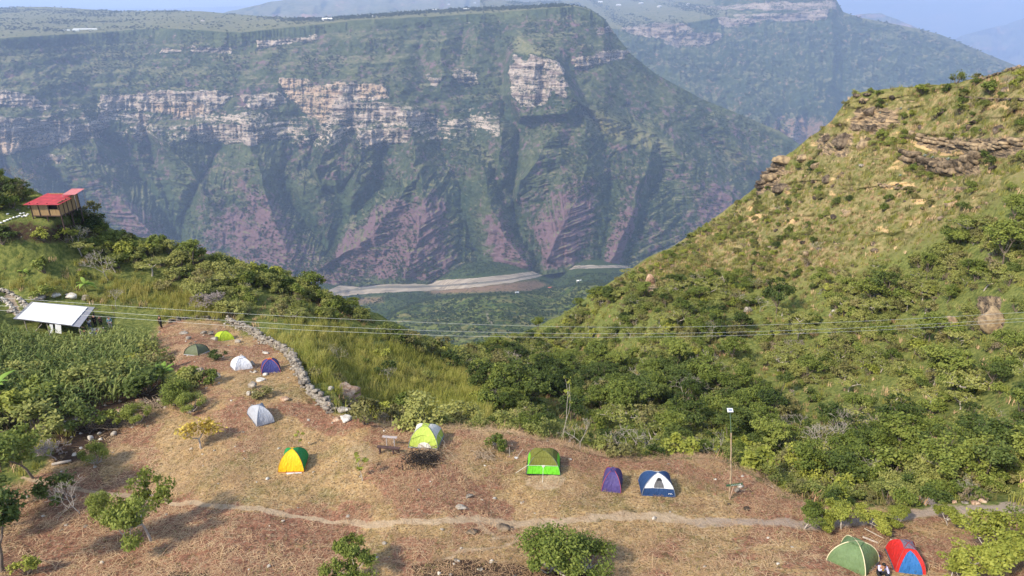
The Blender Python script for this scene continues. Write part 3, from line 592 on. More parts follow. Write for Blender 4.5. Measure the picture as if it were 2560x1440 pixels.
def tubes_mesh(name, segs, mat, sides=5):
    V, Q = [], []
    for p0, p1, r0, r1 in segs:
        p0 = np.array(p0, float); p1 = np.array(p1, float); d = p1-p0; L = np.linalg.norm(d)
        if L < 1e-5: continue
        d /= L; a = np.cross(d, [0.3, 0.9, 0.2]) if abs(d[1]) < 0.9 else np.cross(d, [1, 0, 0.1]); a /= np.linalg.norm(a); b = np.cross(d, a)
        k = len(V)*0+sum(len(x) for x in V); th = np.arange(sides)*2*math.pi/sides
        ring = np.cos(th)[:, None]*a+np.sin(th)[:, None]*b
        V.append(p0+ring*r0); V.append(p1+ring*r1)
        for i in range(sides): j = (i+1) % sides; Q.append((k+i, k+j, k+sides+j, k+sides+i))
    return np_mesh(name, np.concatenate(V), np.array(Q), mat, {'lc': np.full(sum(len(x) for x in V), 0.5)})
def grow(rng, p, d, L, r, depth, segs, tips, spread=0.6, up=0.15, nb=(2, 3), shrink=0.72, gn=0.12):
    n = 3; q = np.array(p, float); d = np.array(d, float)
    for i in range(n):
        d = d+rng.normal(0, gn, 3)+np.array([0, 0, up*0.3]); d /= np.linalg.norm(d)
        q2 = q+d*L/n; segs.append((q, q2, r*(1-i*0.12), r*(1-(i+1)*0.12))); q = q2
    if depth == 0: tips.append(q); return
    if depth <= 1: tips.append(q)
    k = rng.integers(nb[0], nb[1]+1); a0 = rng.uniform(0, 6.28)
    for i in range(k):
        a = a0+i*6.28/k+rng.normal(0, 0.3); e = np.array([math.cos(a), math.sin(a), 0])
        nd = d*(1-spread*0.45)+e*spread*rng.uniform(0.7, 1.3)+np.array([0, 0, up]); nd /= np.linalg.norm(nd)
        grow(rng, q, nd, L*shrink*rng.uniform(0.8, 1.15), r*0.62, depth-1, segs, tips, spread, up, nb, shrink, gn)
def clumps(rng, tips, rad, per, flat=0.7):
    tips = np.array(tips); c = np.repeat(tips, per, 0); v = rng.normal(0, 1, c.shape); v /= np.linalg.norm(v, axis=1)[:, None]
    rr = rad*rng.uniform(0.45, 1.25, len(tips)); v = v*(rng.uniform(0.35, 1.0, len(v))*np.repeat(rr, per))[:, None]; v[:, 2] *= flat
    return c+v
PROTO = {}
def proto(kind, variants, fn):
    PROTO[kind] = [fn(np.random.default_rng(hash_name(kind)+i), i) for i in range(variants)]
def hash_name(s): return sum(ord(c)*(i+3) for i, c in enumerate(s))
def make_bush(mat, R=1.2, H=1.7, lobes=11, per=85, leaf=0.13, bark=BARK, gap=0.0):
    def f(rng, i):
        segs, tips = [], []; cs = []
        for k in range(lobes):
            a = rng.uniform(0, 6.28); rr = R*math.sqrt(rng.uniform(0, 1))*0.78; z = H*(0.30+0.55*(1-(rr/R)**2))*rng.uniform(0.75, 1.12)
            c = np.array([rr*math.cos(a), rr*math.sin(a), z]); cs.append(c)
            b0 = np.array([rng.normal(0, 0.06), rng.normal(0, 0.06), 0]); mid = c*0.5+np.array([0, 0, -0.1*H])+rng.normal(0, 0.05, 3)
            segs += [(b0, mid, 0.045, 0.03), (mid, c, 0.03, 0.012)]
        pts = clumps(rng, cs, R*0.40, per, 0.8); pts[:, 2] = np.maximum(pts[:, 2], 0.05)
        return tubes_mesh('stem', segs, bark, 4), leaves_mesh('foliage', pts, leaf, mat, rng, centre=(0, 0, H*0.2))
    return f
def make_tree(mat, H=4.0, leaf=0.14, per=34, clump=0.42, depth=3, spread=0.62, up=0.15, trunk=0.3, bark=BARK, flat=0.65, nb=(2, 3), r0=0.09, lean=0.12, gn=0.12):
    def f(rng, i):
        segs, tips = [], []
        d = np.array([rng.normal(0, lean), rng.normal(0, lean), 1.0])
        grow(rng, (0, 0, -0.1), d, H*trunk, r0, depth, segs, tips, spread, up, nb, 0.76, gn)
        pts = clumps(rng, tips, clump, per, flat); pts[:, 2] = np.maximum(pts[:, 2], 0.15)
        return tubes_mesh('trunk', segs, bark, 5), leaves_mesh('crown', pts, leaf, mat, rng, centre=(0, 0, H*0.35))
    return f
def make_bare(H=3.0, depth=5, spread=0.6, bark=PALE, r0=0.06, up=0.12, nb=(2, 3), trunk=0.3, gn=0.2):
    def f(rng, i):
        segs, tips = [], []; grow(rng, (0, 0, -0.1), (rng.normal(0, 0.15), rng.normal(0, 0.15), 1), H*trunk, r0, depth, segs, tips, spread, up, nb, 0.76, gn)
        segs = [(a, b, max(c, 0.010), max(d, 0.008)) for a, b, c, d in segs]
        return tubes_mesh('branches', segs, bark, 3), None
    return f
proto('shrub_green', 4, make_bush(FM['green'])); proto('shrub_dark', 3, make_bush(FM['dark'], 1.3, 1.9)); proto('shrub_olive', 3, make_bush(FM['olive'], 1.15, 1.5, 10, 70))
proto('shrub_light', 4, make_bush(FM['feather'], 1.25, 1.6, 12, 80, 0.10)); proto('shrub_yellow', 2, make_bush(FM['yellow'], 1.1, 1.5, 10, 70))
proto('shrub_dry', 2, make_bush(FM['dry'], 1.0, 1.1, 8, 45, 0.10, TWIG))
proto('tree_green', 4, make_tree(FM['green'], 4.2, leaf=0.11, per=56, clump=0.46, nb=(2, 4))); proto('tree_dark', 4, make_tree(FM['dark'], 4.6, leaf=0.12, per=60, clump=0.52, nb=(2, 4)))
proto('tree_feather', 4, make_tree(FM['feather'], 4.0, leaf=0.10, per=55, clump=0.5, spread=0.95, up=0.03, trunk=0.26, flat=0.35, bark=PALE))
proto('tree_olive', 2, make_tree(FM['olive'], 3.8, per=30))
proto('bare_tree', 3, make_bare(3.6)); proto('twig_bush', 2, make_bare(1.9, 6, 0.75, TWIG, 0.035, 0.05, (2, 3), 0.2, 0.3))
proto('sapling', 2, make_tree(FM['yellow'], 4.4, leaf=0.15, per=14, clump=0.3, depth=2, spread=0.45, trunk=0.52, bark=PALE, r0=0.045))
proto('camp_tree', 3, make_tree(FM['green'], 3.6, leaf=0.062, per=115, clump=0.30, depth=4, spread=0.85, trunk=0.20, bark=PALE, r0=0.055, nb=(2, 3), gn=0.22))
proto('yellow_tree', 3, make_tree(FM['yellow'], 2.9, leaf=0.055, per=75, clump=0.24, depth=4, spread=0.78, trunk=0.20, bark=PALE, r0=0.045, nb=(2, 3), gn=0.25))
proto('camp_bush', 2, make_bush(FM['green'], 1.25, 1.7, 18, 330, 0.058, PALE))
proto('yellow_sprig', 1, make_tree(FM['yellow'], 1.5, leaf=0.12, per=14, clump=0.16, depth=1, spread=0.4, trunk=0.55, bark=PALE, r0=0.02))
proto('ochre_tree', 1, make_tree(FM['orange'], 2.6, leaf=0.09, per=13, clump=0.30, depth=4, spread=0.85, trunk=0.22, bark=PALE, r0=0.05, nb=(2, 3), gn=0.3, up=0.05))

def blade_tuft(name, mat, n, h, w, spread, lie=0.0, segs=2, droop=0.5):
    rng = np.random.default_rng(hash_name(name)); V, Q, L = [], [], []
    for i in range(n):
        a = rng.uniform(0, 6.28); r = spread*math.sqrt(rng.uniform()); p = np.array([r*math.cos(a), r*math.sin(a), 0.0]); a2 = rng.uniform(0, 6.28)
        d = np.array([math.cos(a2), math.sin(a2), 0]); s = np.array([-d[1], d[0], 0]); H = h*rng.uniform(0.6, 1.25); ww = w*rng.uniform(0.7, 1.3); lcv = rng.uniform(); ln = lie*rng.uniform(0.8, 1.2) if lie else rng.uniform(0.1, 0.6)
        k = sum(len(x) for x in V); pts = []
        for j in range(segs+1):
            u = j/segs
            if lie: q = p+d*H*u+np.array([0, 0, 0.015+0.10*H*math.sin(u*3)*rng.uniform(0.2, 1)])
            else: q = p+d*H*ln*u**2+np.array([0, 0, H*(u-droop*ln*u*u*0.6)])
            wd = ww*(1-u*0.8)*0.5; pts += [q-s*wd, q+s*wd]
        V.append(np.array(pts)); L += [lcv]*len(pts)
        for j in range(segs): Q.append((k+2*j, k+2*j+1, k+2*j+3, k+2*j+2))
    return np_mesh(name, np.concatenate(V), np.array(Q), mat, {'lc': np.array(L)}, smooth_sh=False)
def corn_mesh(seed, h=1.9, lf=9):
    rng = np.random.default_rng(seed); V, Q, L = [], [], []
    def add(pts, lcv, n):
        k = sum(len(x) for x in V); V.append(np.array(pts)); L.extend([lcv]*len(pts))
        for j in range(n): Q.append((k+2*j, k+2*j+1, k+2*j+3, k+2*j+2))
    for s in (np.array([1, 0, 0]), np.array([0, 1, 0])): add([-s*0.02, s*0.02, -s*0.012+np.array([0, 0, h*.9]), s*0.012+np.array([0, 0, h*.9])], 0.4, 1)
    for i in range(lf):
        z = h*(0.15+0.75*i/lf); a = (i % 2)*3.14+rng.normal(0, 0.5)+seed; d = np.array([math.cos(a), math.sin(a), 0]); s = np.array([-d[1], d[0], 0]); ll = 0.75*rng.uniform(0.75, 1.15)
        pts = []
        for j in range(5):
            u = j/4; q = d*ll*u*0.85+np.array([0, 0, z+0.42*ll*math.sin(u*2.6)-0.25*u*u]); w = 0.055*math.sin(0.5+u*2.5)
            pts += [q-s*w, q+s*w]
        add(pts, rng.uniform(), 4)
    for i in range(4): a = rng.uniform(0, 6.28); d = np.array([math.cos(a), math.sin(a), 0])*0.12; add([np.array([0, 0, h*.88]), np.array([0.01, 0, h*.88]), d+np.array([0, 0, h*1.05]), d+np.array([0.012, 0, h*1.05])], 1.0, 1)
    return np_mesh('corn', np.concatenate(V), np.array(Q), FM['corn'], {'lc': np.array(L)}, smooth_sh=False)

# ------------------------------------------------------------------ scattering on the near ground
P00, P10, P01 = GP[:-1, :-1], GP[:-1, 1:], GP[1:, :-1]
AREA = np.linalg.norm(np.cross(P10-P00, P01-P00), axis=-1)
CPX = GPX[:-1, :-1]+0.5*(GPX[0, 1]-GPX[0, 0]); CPY = 0.5*(GPY[:-1, :-1]+GPY[1:, :-1]); CZ = near_z(CPX, CPY, False)
FLATN = np.abs(np.cross(P10-P00, P01-P00)[..., 2])/(AREA+1e-9)
def scatter(density, rng, maxn=200000):
    """density per square metre over the ground cells -> points (N,3) and their photo pixel"""
    lam = np.clip(density, 0, None)*AREA; tot = lam.sum(); n = int(min(tot, maxn))
    cdf = np.cumsum(lam.ravel()); idx = np.searchsorted(cdf, rng.uniform(0, cdf[-1], n)); r, c = np.unravel_index(idx, lam.shape)
    u = rng.uniform(size=(n, 1)); v = rng.uniform(size=(n, 1))
    p = GP[r, c]*(1-u)*(1-v)+GP[r, c+1]*u*(1-v)+GP[r+1, c]*(1-u)*v+GP[r+1, c+1]*u*v
    return p, CPX[r, c], CPY[r, c]
PCOL = {}
def gn_scatter(name, meshes, pts, rot, scl, idx, label):
    """one 'stuff' object: points that carry copies of the plant meshes"""
    col = bpy.data.collections.new('plants_'+name)
    for i, ms in enumerate(meshes):
        o = bpy.data.objects.new('%s_%02d' % (name, i), ms); col.objects.link(o)
    me = bpy.data.meshes.new(name); me.vertices.add(len(pts)); me.vertices.foreach_set('co', np.ascontiguousarray(pts, np.float32).ravel())
    a = me.attributes.new('rot', 'FLOAT_VECTOR', 'POINT'); a.data.foreach_set('vector', np.ascontiguousarray(rot, np.float32).ravel())
    a = me.attributes.new('scl', 'FLOAT_VECTOR', 'POINT'); a.data.foreach_set('vector', np.ascontiguousarray(scl, np.float32).ravel())
    a = me.attributes.new('idx', 'INT', 'POINT'); a.data.foreach_set('value', np.ascontiguousarray(idx, np.int32))
    o = obj(name, me); ng = bpy.data.node_groups.new(name+'_nodes', 'GeometryNodeTree')
    ng.interface.new_socket('Geometry', in_out='INPUT', socket_type='NodeSocketGeometry'); ng.interface.new_socket('Geometry', in_out='OUTPUT', socket_type='NodeSocketGeometry')
    N = ng.nodes; gi = N.new('NodeGroupInput'); go = N.new('NodeGroupOutput'); ip = N.new('GeometryNodeInstanceOnPoints'); ci = N.new('GeometryNodeCollectionInfo')
    ci.inputs['Collection'].default_value = col; ci.inputs['Separate Children'].default_value = True; ci.inputs['Reset Children'].default_value = True
    ip.inputs['Pick Instance'].default_value = True
    def na(nm, ty):
        k = N.new('GeometryNodeInputNamedAttribute'); k.data_type = ty; k.inputs['Name'].default_value = nm; return k.outputs['Attribute']
    L = ng.links; L.new(gi.outputs[0], ip.inputs['Points']); L.new(ci.outputs[0], ip.inputs['Instance']); L.new(na('idx', 'INT'), ip.inputs['Instance Index'])
    er = N.new('FunctionNodeEulerToRotation'); L.new(na('rot', 'FLOAT_VECTOR'), er.inputs[0]); L.new(er.outputs[0], ip.inputs['Rotation']); L.new(na('scl', 'FLOAT_VECTOR'), ip.inputs['Scale'])
    L.new(ip.outputs[0], go.inputs[0])
    md = o.modifiers.new('plants', 'NODES'); md.node_group = ng
    return tag(o, label=label, kind='stuff')
def rnd_rot(rng, n, tilt=0.1): return np.stack([rng.normal(0, tilt, n), rng.normal(0, tilt, n), rng.uniform(0, 6.28, n)], -1)
def thing_plant(name, kind, var, loc, scale, rz, label, cat, group, parts=('stem', 'foliage')):
    st, fo = PROTO[kind][var % len(PROTO[kind])]
    r = bpy.data.objects.new(name, None); r.empty_display_size = 0.3; link(r); r.location = loc; r.rotation_euler = (0, 0, rz)
    r.scale = (scale if not np.isscalar(scale) else (scale,)*3); tag(r, label, cat, group)
    if fo is None: obj(parts[0] if parts[0] != 'stem' else 'branches', st, r)
    else: obj(parts[0], st, r); obj(parts[1], fo, r)
    return r

inclear = softpoly(CPX, CPY, CLEAR, 5); incorn = softpoly(CPX, CPY, CORN, 5); ingrass = softpoly(CPX, CPY, GRASS, 10); inmead = softpoly(CPX, CPY, MEADOW, 10); indry = softpoly(CPX, CPY, HILLTOP, 30)
cabin_bare = softpoly(CPX, CPY, pl('-400,540 40,535 60,490 205,500 222,575 150,606 40,606 0,590 -400,590'), 6)
shelter_bare = softpoly(CPX, CPY, pl('-60,725 40,722 80,745 260,760 400,790 395,845 300,850 200,872 0,845 -60,835'), 8)
brush_bare = softpoly(CPX, CPY, pl('140,1160 200,1060 330,985 450,935 470,1000 360,1050 260,1110 200,1165'), 8)
trail_bare = softpoly(CPX, CPY, pl('1940,1240 2100,1268 2300,1270 2560,1258 2960,1248 2960,1300 2300,1300 1940,1290'), 3)
inview = ((CPX > -260) & (CPX < 2800)).astype(float)
open_ = (1-inclear)*(1-cabin_bare)*(1-shelter_bare)*(1-brush_bare)*inview*(1-trail_bare)
WALLPX = pl('420,808 450,800 480,796 520,796 545,800 570,806 610,824 640,838 655,852 680,864 700,874 728,890 740,915 752,938 762,960 772,978 790,992 815,1018 830,1032')
open_ = open_*smooth((dline(CPX, CPY, WALLPX)-8)/5)
ravine = softpoly(CPX, CPY, pl('1250,880 1500,930 1750,900 2000,930 2300,960 2700,850 2960,900 2960,1210 2500,1215 2100,1220 1960,1215 1880,1170 1780,1130 1600,1140 1400,1090 1250,1060 1250,960'), 40)
farleft = softpoly(CPX, CPY, pl('-300,560 0,600 200,560 420,590 700,670 1000,800 1190,870 1180,930 1000,860 800,790 600,740 440,700 200,690 -300,690'), 20)
lefttop = softpoly(CPX, CPY, pl('-400,360 0,430 100,480 60,530 -400,540'), 10)
patch = fbm(GP[:-1, :-1, 0]/14, GP[:-1, :-1, 1]/14, 4, 700); patch2 = fbm(GP[:-1, :-1, 0]/7, GP[:-1, :-1, 1]/7, 3, 710)
# slopes seen at a grazing angle: count plants per square metre of the map, not of the steep face
flat = np.clip(FLATN, 0.25, 1)
_m2 = near_masks(CPX, CPY)[1]; rock_free = 1-np.clip(_m2[..., 1]*1.2, 0, 1); scar_free = 1-0.8*np.clip(_m2[..., 2]*1.5, 0, 1)
dens = 0.38*open_*(1-incorn)*(1-0.93*ingrass)*(1-0.9*inmead)*(1-0.62*indry*(1-0.98*smooth(patch*2.4+0.25)))*(0.12+1.55*smooth(patch2*1.7+0.38))*flat*rock_free
dens = dens*(1+0.5*ravine)*(1+0.5*farleft)+0.6*inview*(1-trail_bare)*softpoly(CPX, CPY, pl('1930,1190 2300,1150 2560,1170 2960,1180 2960,1246 2560,1254 2300,1264 2060,1262 1960,1240'), 6)
rng = np.random.default_rng(11)
bp, bx, by = scatter(dens, rng, 34000)
bz = np.linalg.norm(bp, axis=1)
bsize = rng.uniform(0.55, 1.25, len(bp))*np.where(rng.uniform(size=len(bp)) < 0.12, 1.35, 1.0)
inr = softpoly(bx, by, pl('1250,880 1500,930 1750,900 2000,930 2300,960 2700,850 2960,900 2960,1215 2100,1220 1880,1170 1600,1140 1400,1090 1250,1060 1250,960'), 40)
ind = softpoly(bx, by, HILLTOP, 30)
infl = softpoly(bx, by, pl('-300,560 0,600 200,560 420,590 700,670 1000,800 1190,870 1180,930 1000,860 800,790 600,740 440,700 200,690 -300,690'), 20)
pn = fbm(bp[:, 0]/22, bp[:, 1]/22, 3, 720); pn2 = fbm(bp[:, 0]/9, bp[:, 1]/9, 3, 730); u = rng.uniform(size=len(bp))
KN = ['shrub_green', 'shrub_dark', 'shrub_olive', 'shrub_light', 'shrub_yellow', 'shrub_dry', 'tree_green', 'tree_dark', 'tree_feather', 'tree_olive', 'bare_tree', 'twig_bush']
def weights():
    n = len(bp); W = np.zeros((n, len(KN)))
    W[:] = [0.16, 0.05, 0.15, 0.30, 0.07, 0.05, 0.04, 0.015, 0.12, 0.025, 0.012, 0.02]
    R = np.array([0.17, 0.18, 0.06, 0.14, 0.03, 0.01, 0.12, 0.14, 0.10, 0.03, 0.03, 0.035]); D = np.array([0.22, 0.06, 0.24, 0.24, 0.08, 0.08, 0.03, 0.01, 0.03, 0.0, 0.006, 0.02])
    Lf = np.array([0.22, 0.07, 0.10, 0.38, 0.16, 0.03, 0.012, 0.004, 0.012, 0.004, 0.01, 0.02])
    W = W*(1-inr)[:, None]+R*inr[:, None]; W = W*(1-ind)[:, None]+D*ind[:, None]; W = W*(1-infl)[:, None]+Lf*infl[:, None]
    W[:, :] = W
    lgt = np.array([0, -1.4, 0.3, 1.4, 1.2, 0.6, -0.2, -1.6, 1.2, 0.2, 0, 0]); W = W*np.exp(lgt[None]*(pn2*0.7+pn*0.9)[:, None])
    return W/W.sum(1, keepdims=True)
cw = np.cumsum(weights(), 1); kidx = (u[:, None] > cw).sum(1).clip(0, len(KN)-1)
inmg = (softpoly(bx, by, GRASS, 5)+softpoly(bx, by, MEADOW, 5)) > 0.3
bsize[infl > 0.5] *= 1.1
kidx[inmg & (kidx >= 6) & (kidx <= 9)] = 0
indt = (ind > 0.5) & (kidx >= 6) & (kidx <= 9); bsize[indt] *= 0.7
bsize[ind > 0.5] *= 0.8
near_edge = (by > EDGE(bx)-26) & (bx > 850); kidx[near_edge & (kidx >= 6) & (kidx < 10) & (rng.uniform(size=len(bp)) < 0.6)] = 3; bsize[near_edge] *= 0.75
HT = np.array([1.7, 1.9, 1.5, 1.6, 1.5, 1.1, 4.2, 4.6, 4.0, 3.8, 3.6, 1.9])
istree = (kidx >= 6) & (kidx <= 10)
# keep plants from rising in front of the camp: their tops must stay below the edge where the photo shows it
pxs = HT[kidx]*bsize/bz*F*0.85
vis = (bx > 5) & (bx < 2555) & (by < 1436)
score = np.where(vis, HT[kidx]*bsize/bz, 0)
chosen = np.zeros(len(bp), bool)
for grp, cnt in ((~istree, 260), (istree, 250)):
    ids = np.where(grp)[0]; chosen[ids[np.argsort(-score[ids])[:cnt]]] = True
print('plants', len(bp), 'trees', istree.sum())
rots = rnd_rot(rng, len(bp), 0.06); var = rng.integers(0, 100, len(bp))
for k, kn in enumerate(KN):
    sel = np.where((kidx == k) & ~chosen)[0]; V = PROTO[kn]
    if not len(sel): continue
    joined = []
    for st, fo in V:
        bm = bmesh.new(); bm.from_mesh(st)
        if fo is not None: 
            n0 = len(bm.faces); bm.from_mesh(fo); bm.faces.ensure_lookup_table()
            for fc in bm.faces[n0:]: fc.material_index = 1
        mm = bpy.data.meshes.new(kn); bm.to_mesh(mm); bm.free(); mm.materials.append(st.materials[0])
        if fo is not None: mm.materials.append(fo.materials[0])
        joined.append(mm)
    s = bsize[sel][:, None]*rng.uniform(0.85, 1.2, (len(sel), 3))
    txt = {'shrub_green': 'green undergrowth covering the slopes', 'shrub_dark': 'dark green undergrowth in the ravine', 'shrub_olive': 'olive undergrowth on the drier slopes', 'shrub_light': 'pale green undergrowth on the sunny slopes', 'shrub_yellow': 'yellow green undergrowth among the shrubs',
           'shrub_dry': 'withered undergrowth on the hill', 'tree_green': 'small green trees massed on the slopes', 'tree_dark': 'small dark trees massed in the ravine', 'tree_feather': 'feathery pale trees massed on the hill', 'tree_olive': 'olive trees massed on the slopes', 'bare_tree': 'leafless trees among the shrubs', 'twig_bush': 'bare twigs among the shrubs'}[kn]
    gn_scatter('undergrowth' if 'shrub' in kn or 'twig' in kn else 'woods', joined, bp[sel]-np.array([0, 0, 0.08]), rots[sel], s, var[sel] % len(V), txt)
NMCAT = {'shrub': ('shrub', 'shrub'), 'tree': ('tree', 'tree'), 'bare': ('bare_tree', 'tree'), 'twig': ('bare_shrub', 'shrub')}
LOOK = {'shrub_green': 'mid green shrub', 'shrub_dark': 'dark green shrub', 'shrub_olive': 'olive brown shrub', 'shrub_light': 'pale feathery shrub', 'shrub_yellow': 'yellow green shrub', 'shrub_dry': 'withered brown shrub',
        'tree_green': 'mid green tree', 'tree_dark': 'dark green tree', 'tree_feather': 'pale feathery tree', 'tree_olive': 'olive green tree', 'bare_tree': 'leafless pale tree', 'twig_bush': 'leafless grey shrub'}
ORD = ['', 'first', 'second', 'third', 'fourth', 'fifth', 'sixth', 'seventh', 'eighth', 'ninth', 'tenth', 'eleventh', 'twelfth', 'thirteenth', 'fourteenth', 'fifteenth', 'sixteenth', 'seventeenth', 'eighteenth', 'nineteenth', 'twentieth']
def where_is(x, y, rv):
    gap = float(EDGE(x))-y
    if gap < 0 and x > 1900: return 'along the trail at right', 'by the trail'
    if float(softpoly(np.array([x]), np.array([y]), GRASS, 5)[0]) > 0.5: return 'in the grass past the stone wall', 'in the grass past the wall'
    lm = ('past the stone wall', 'beyond the lime tent', 'beyond the moss tent', 'beyond the purple tent', 'beyond the navy tent', 'beyond the lamp pole', 'beyond the trailside trees', 'at far right')[int(np.searchsorted((1000, 1180, 1440, 1580, 1740, 1930, 2240), x))]
    if rv > 0.5: return ('at the edge ' if gap < 45 else 'below the edge ' if gap < 95 else 'midway down ' if gap < 170 else 'deep in the ravine ')+lm, 'in the ravine'
    if x > 1150: return ('high ' if y < 480 else 'midway up ' if y < 740 else 'low ')+('on the left shoulder of the hill' if x < 1700 else 'on the middle of the right hill' if x < 2200 else 'at the right end of the hill'), 'on the right hill'
    if y < 720: return 'on the rise below the cabin', 'on the left rise'
    if x < 480: return 'around the maize field', 'around the maize field'
    return ('behind the stone wall, near it' if y > 780 else 'on the left skyline slope'), 'behind the stone wall'
made = {}
for i in np.where(chosen)[0]:
    kn = KN[kidx[i]]; x, y = float(bx[i]), float(by[i]); nm, cat = NMCAT[kn.split('_')[0]]; reg, grp_ = where_is(x, y, inr[i])
    r = thing_plant(nm, kn, int(var[i]), Vector(bp[i])-Vector((0, 0, 0.08)), bsize[i], float(rots[i, 2]), LOOK[kn]+' '+reg, cat, ('trees ' if cat == 'tree' else 'shrubs ')+grp_, ('trunk', 'crown') if cat == 'tree' and kn != 'bare_tree' else ('stem', 'foliage'))
    made.setdefault((LOOK[kn], reg), []).append((x, r))
for (look, reg), lst in made.items():
    if len(lst) == 1: continue
    lst.sort(key=lambda t: t[0])
    for k, (x, r) in enumerate(lst):
        if len(lst) <= 20: r['label'] = ('leftmost' if k == 0 else 'rightmost' if k == len(lst)-1 else ORD[k+1]+' from left')+' of the '+look+'s '+reg
        elif True: r['label'] = (ORD[k+1]+' from left' if k < 20 else ORD[len(lst)-k]+' from right' if len(lst)-k <= 20 else 'central')+' of the '+look+'s '+reg

for lst in made.values():
    for x, r in lst:
        if len(r['label'].split()) > 16: r['label'] = r['label'].replace(' of the ', ', ').replace('the trailside', 'trailside')
# grasses, straw and maize as masses
tall = [blade_tuft('tall_grass_a', FM['grass'], 26, 0.95, 0.045, 0.30, 0, 3), blade_tuft('tall_grass_b', FM['grass'], 22, 0.75, 0.05, 0.34, 0, 3)]
dryt = [blade_tuft('dry_grass_c', FM['grass'], 18, 0.50, 0.05, 0.32, 0, 2), blade_tuft('dry_grass_a', FM['straw'], 18, 0.38, 0.05, 0.30, 0, 2), blade_tuft('dry_grass_b', FM['olive'], 18, 0.42, 0.06, 0.30, 0, 2)]
lit = [blade_tuft('litter_a', FM['straw'], 16, 0.42, 0.022, 0.42, 1.0, 2), blade_tuft('litter_b', FM['straw'], 14, 0.65, 0.018, 0.5, 1.0, 3), blade_tuft('litter_c', FM['olive'], 12, 0.16, 0.03, 0.4, 0, 2)]
rng = np.random.default_rng(12)
gd = inview*(3.4*ingrass+2.6*inmead*(1-shelter_bare))*(0.35+0.9*smooth(patch2+0.6))*(1-inclear)
p, x, y = scatter(gd, rng, 30000); n = len(p); gn_scatter('grass', tall, p, rnd_rot(rng, n, 0.12), rng.uniform(0.7, 1.35, (n, 1))*np.ones((1, 3)), rng.integers(0, 2, n), 'tall yellow green grass beyond the stone wall'); print('tall', n)
gd = inview*open_*rock_free*scar_free*(1.9*indry+0.6)*flat*(1-incorn)*(1-ingrass)*(1-0.6*inmead)
p, x, y = scatter(gd, rng, 30000); n = len(p); gn_scatter('dry_grass', dryt, p, rnd_rot(rng, n, 0.12), rng.uniform(0.7, 1.8, (n, 1))*np.ones((1, 3)), rng.choice(3, n, p=[0.35, 0.30, 0.35]), 'dry grass between the shrubs of the hill'); print('dry', n)
pm = 1-0.85*smooth(1.5-dline(CPX, CPY, PATH)/14)
gd = inview*inclear*7.0*(0.25+0.9*smooth(patch2*1.5+0.5))*pm*(CPY < 1500)
p, x, y = scatter(gd, rng, 42000); n = len(p); sz = rng.uniform(0.5, 1.3, (n, 1))
gn_scatter('straw_litter', lit, p, rnd_rot(rng, n, 0.1), sz*np.ones((1, 3)), rng.choice(3, n, p=[0.45, 0.3, 0.25]), 'cut dry straw lying over the camp ground'); print('litter', n)
corn = [corn_mesh(i) for i in range(5)]
dry_corner = softpoly(CPX, CPY, pl('200,930 420,920 420,1000 200,1060 0,1060 0,1020'), 30)
gd = inview*incorn*(1-shelter_bare)*2.6*(0.5+0.7*smooth(patch2+0.6))
p, x, y = scatter(gd, rng, 9000); n = len(p); gn_scatter('maize_crop', corn, p-np.array([0, 0, 0.05]), rnd_rot(rng, n, 0.1), rng.uniform(0.8, 1.35, (n, 1))*np.ones((1, 3)), rng.integers(0, 5, n), 'green maize growing close together below the shelter'); print('corn', n)
# ------------------------------------------------------------------ hand-placed plants
def P_(name, kind, var, px, py, hpx, label, cat, group=None, wide=1.0, rz=None, parts=None, sink=0.05):
    """a plant rooted at pixel (px,py) whose height is hpx photo pixels"""
    z = mpp(px, py)*F; g = G(px, py); H = {'shrub': 1.75, 'twig': 1.9, 'bare': 3.6, 'sapling': 4.4, 'camp_bush': 1.75, 'camp': 3.3, 'yellow_tree': 2.7, 'yellow_sprig': 1.5, 'ochre': 2.6, 'tree': 4.2}
    h = H.get(kind) or H.get(kind.split('_')[0]); el = math.atan2(-g.z, math.hypot(g.x, g.y)); real = hpx*z/F/math.cos(el)
    s = real/h
    return thing_plant(name, kind, var, g-Vector((0, 0, sink)), (s*wide, s*wide, s), rz if rz is not None else px*0.37, label, cat, group, parts or (('trunk', 'crown') if cat == 'tree' else ('stem', 'foliage')))
P_('tree', 'camp_tree', 2, 378, 1352, 262, 'tall loose tree with clumped crown at lower left, two tiers of leaves', 'tree', wide=0.72)
P_('tree', 'camp_tree', 1, 318, 1362, 120, 'yellower lower tree leaning against the tall clumped tree at lower left', 'tree', wide=1.0)
P_('tree', 'camp_tree', 0, 878, 1436, 150, 'small round-crowned tree by the bottom edge, left of the dark soil patch', 'tree', wide=0.85)
P_('shrub', 'camp_bush', 0, 1385, 1425, 95, 'wide spreading green bush at the bottom centre beside the path', 'shrub', wide=1.05)
P_('shrub', 'camp_bush', 1, 1462, 1430, 66, 'low right half of the bottom centre bush, darker leaves', 'shrub', wide=1.25)
P_('tree', 'tree_green', 0, 22, 1270, 230, 'tall green tree at the left edge with yellowish top', 'tree', wide=0.9)
P_('tree', 'tree_dark', 1, 5, 1430, 230, 'dark tree filling the bottom left corner', 'tree', wide=0.85)
P_('tree', 'tree_dark', 2, -40, 1330, 170, 'dark crown at the left edge between two taller trees', 'tree')
P_('tree', 'tree_green', 2, 85, 1195, 170, 'broad green tree standing left of the bare grey shrub', 'tree', wide=0.9)
P_('tree', 'tree_olive', 0, 40, 1155, 130, 'olive crowned tree behind the tall green one at the left edge', 'tree')
P_('shrub', 'shrub_yellow', 0, 70, 1438, 50, 'small yellow green shrub on the bottom left edge', 'shrub')
P_('shrub', 'shrub_dark', 0, 150, 1255, 62, 'round dark shrub behind the pale leafless tree at left', 'shrub')
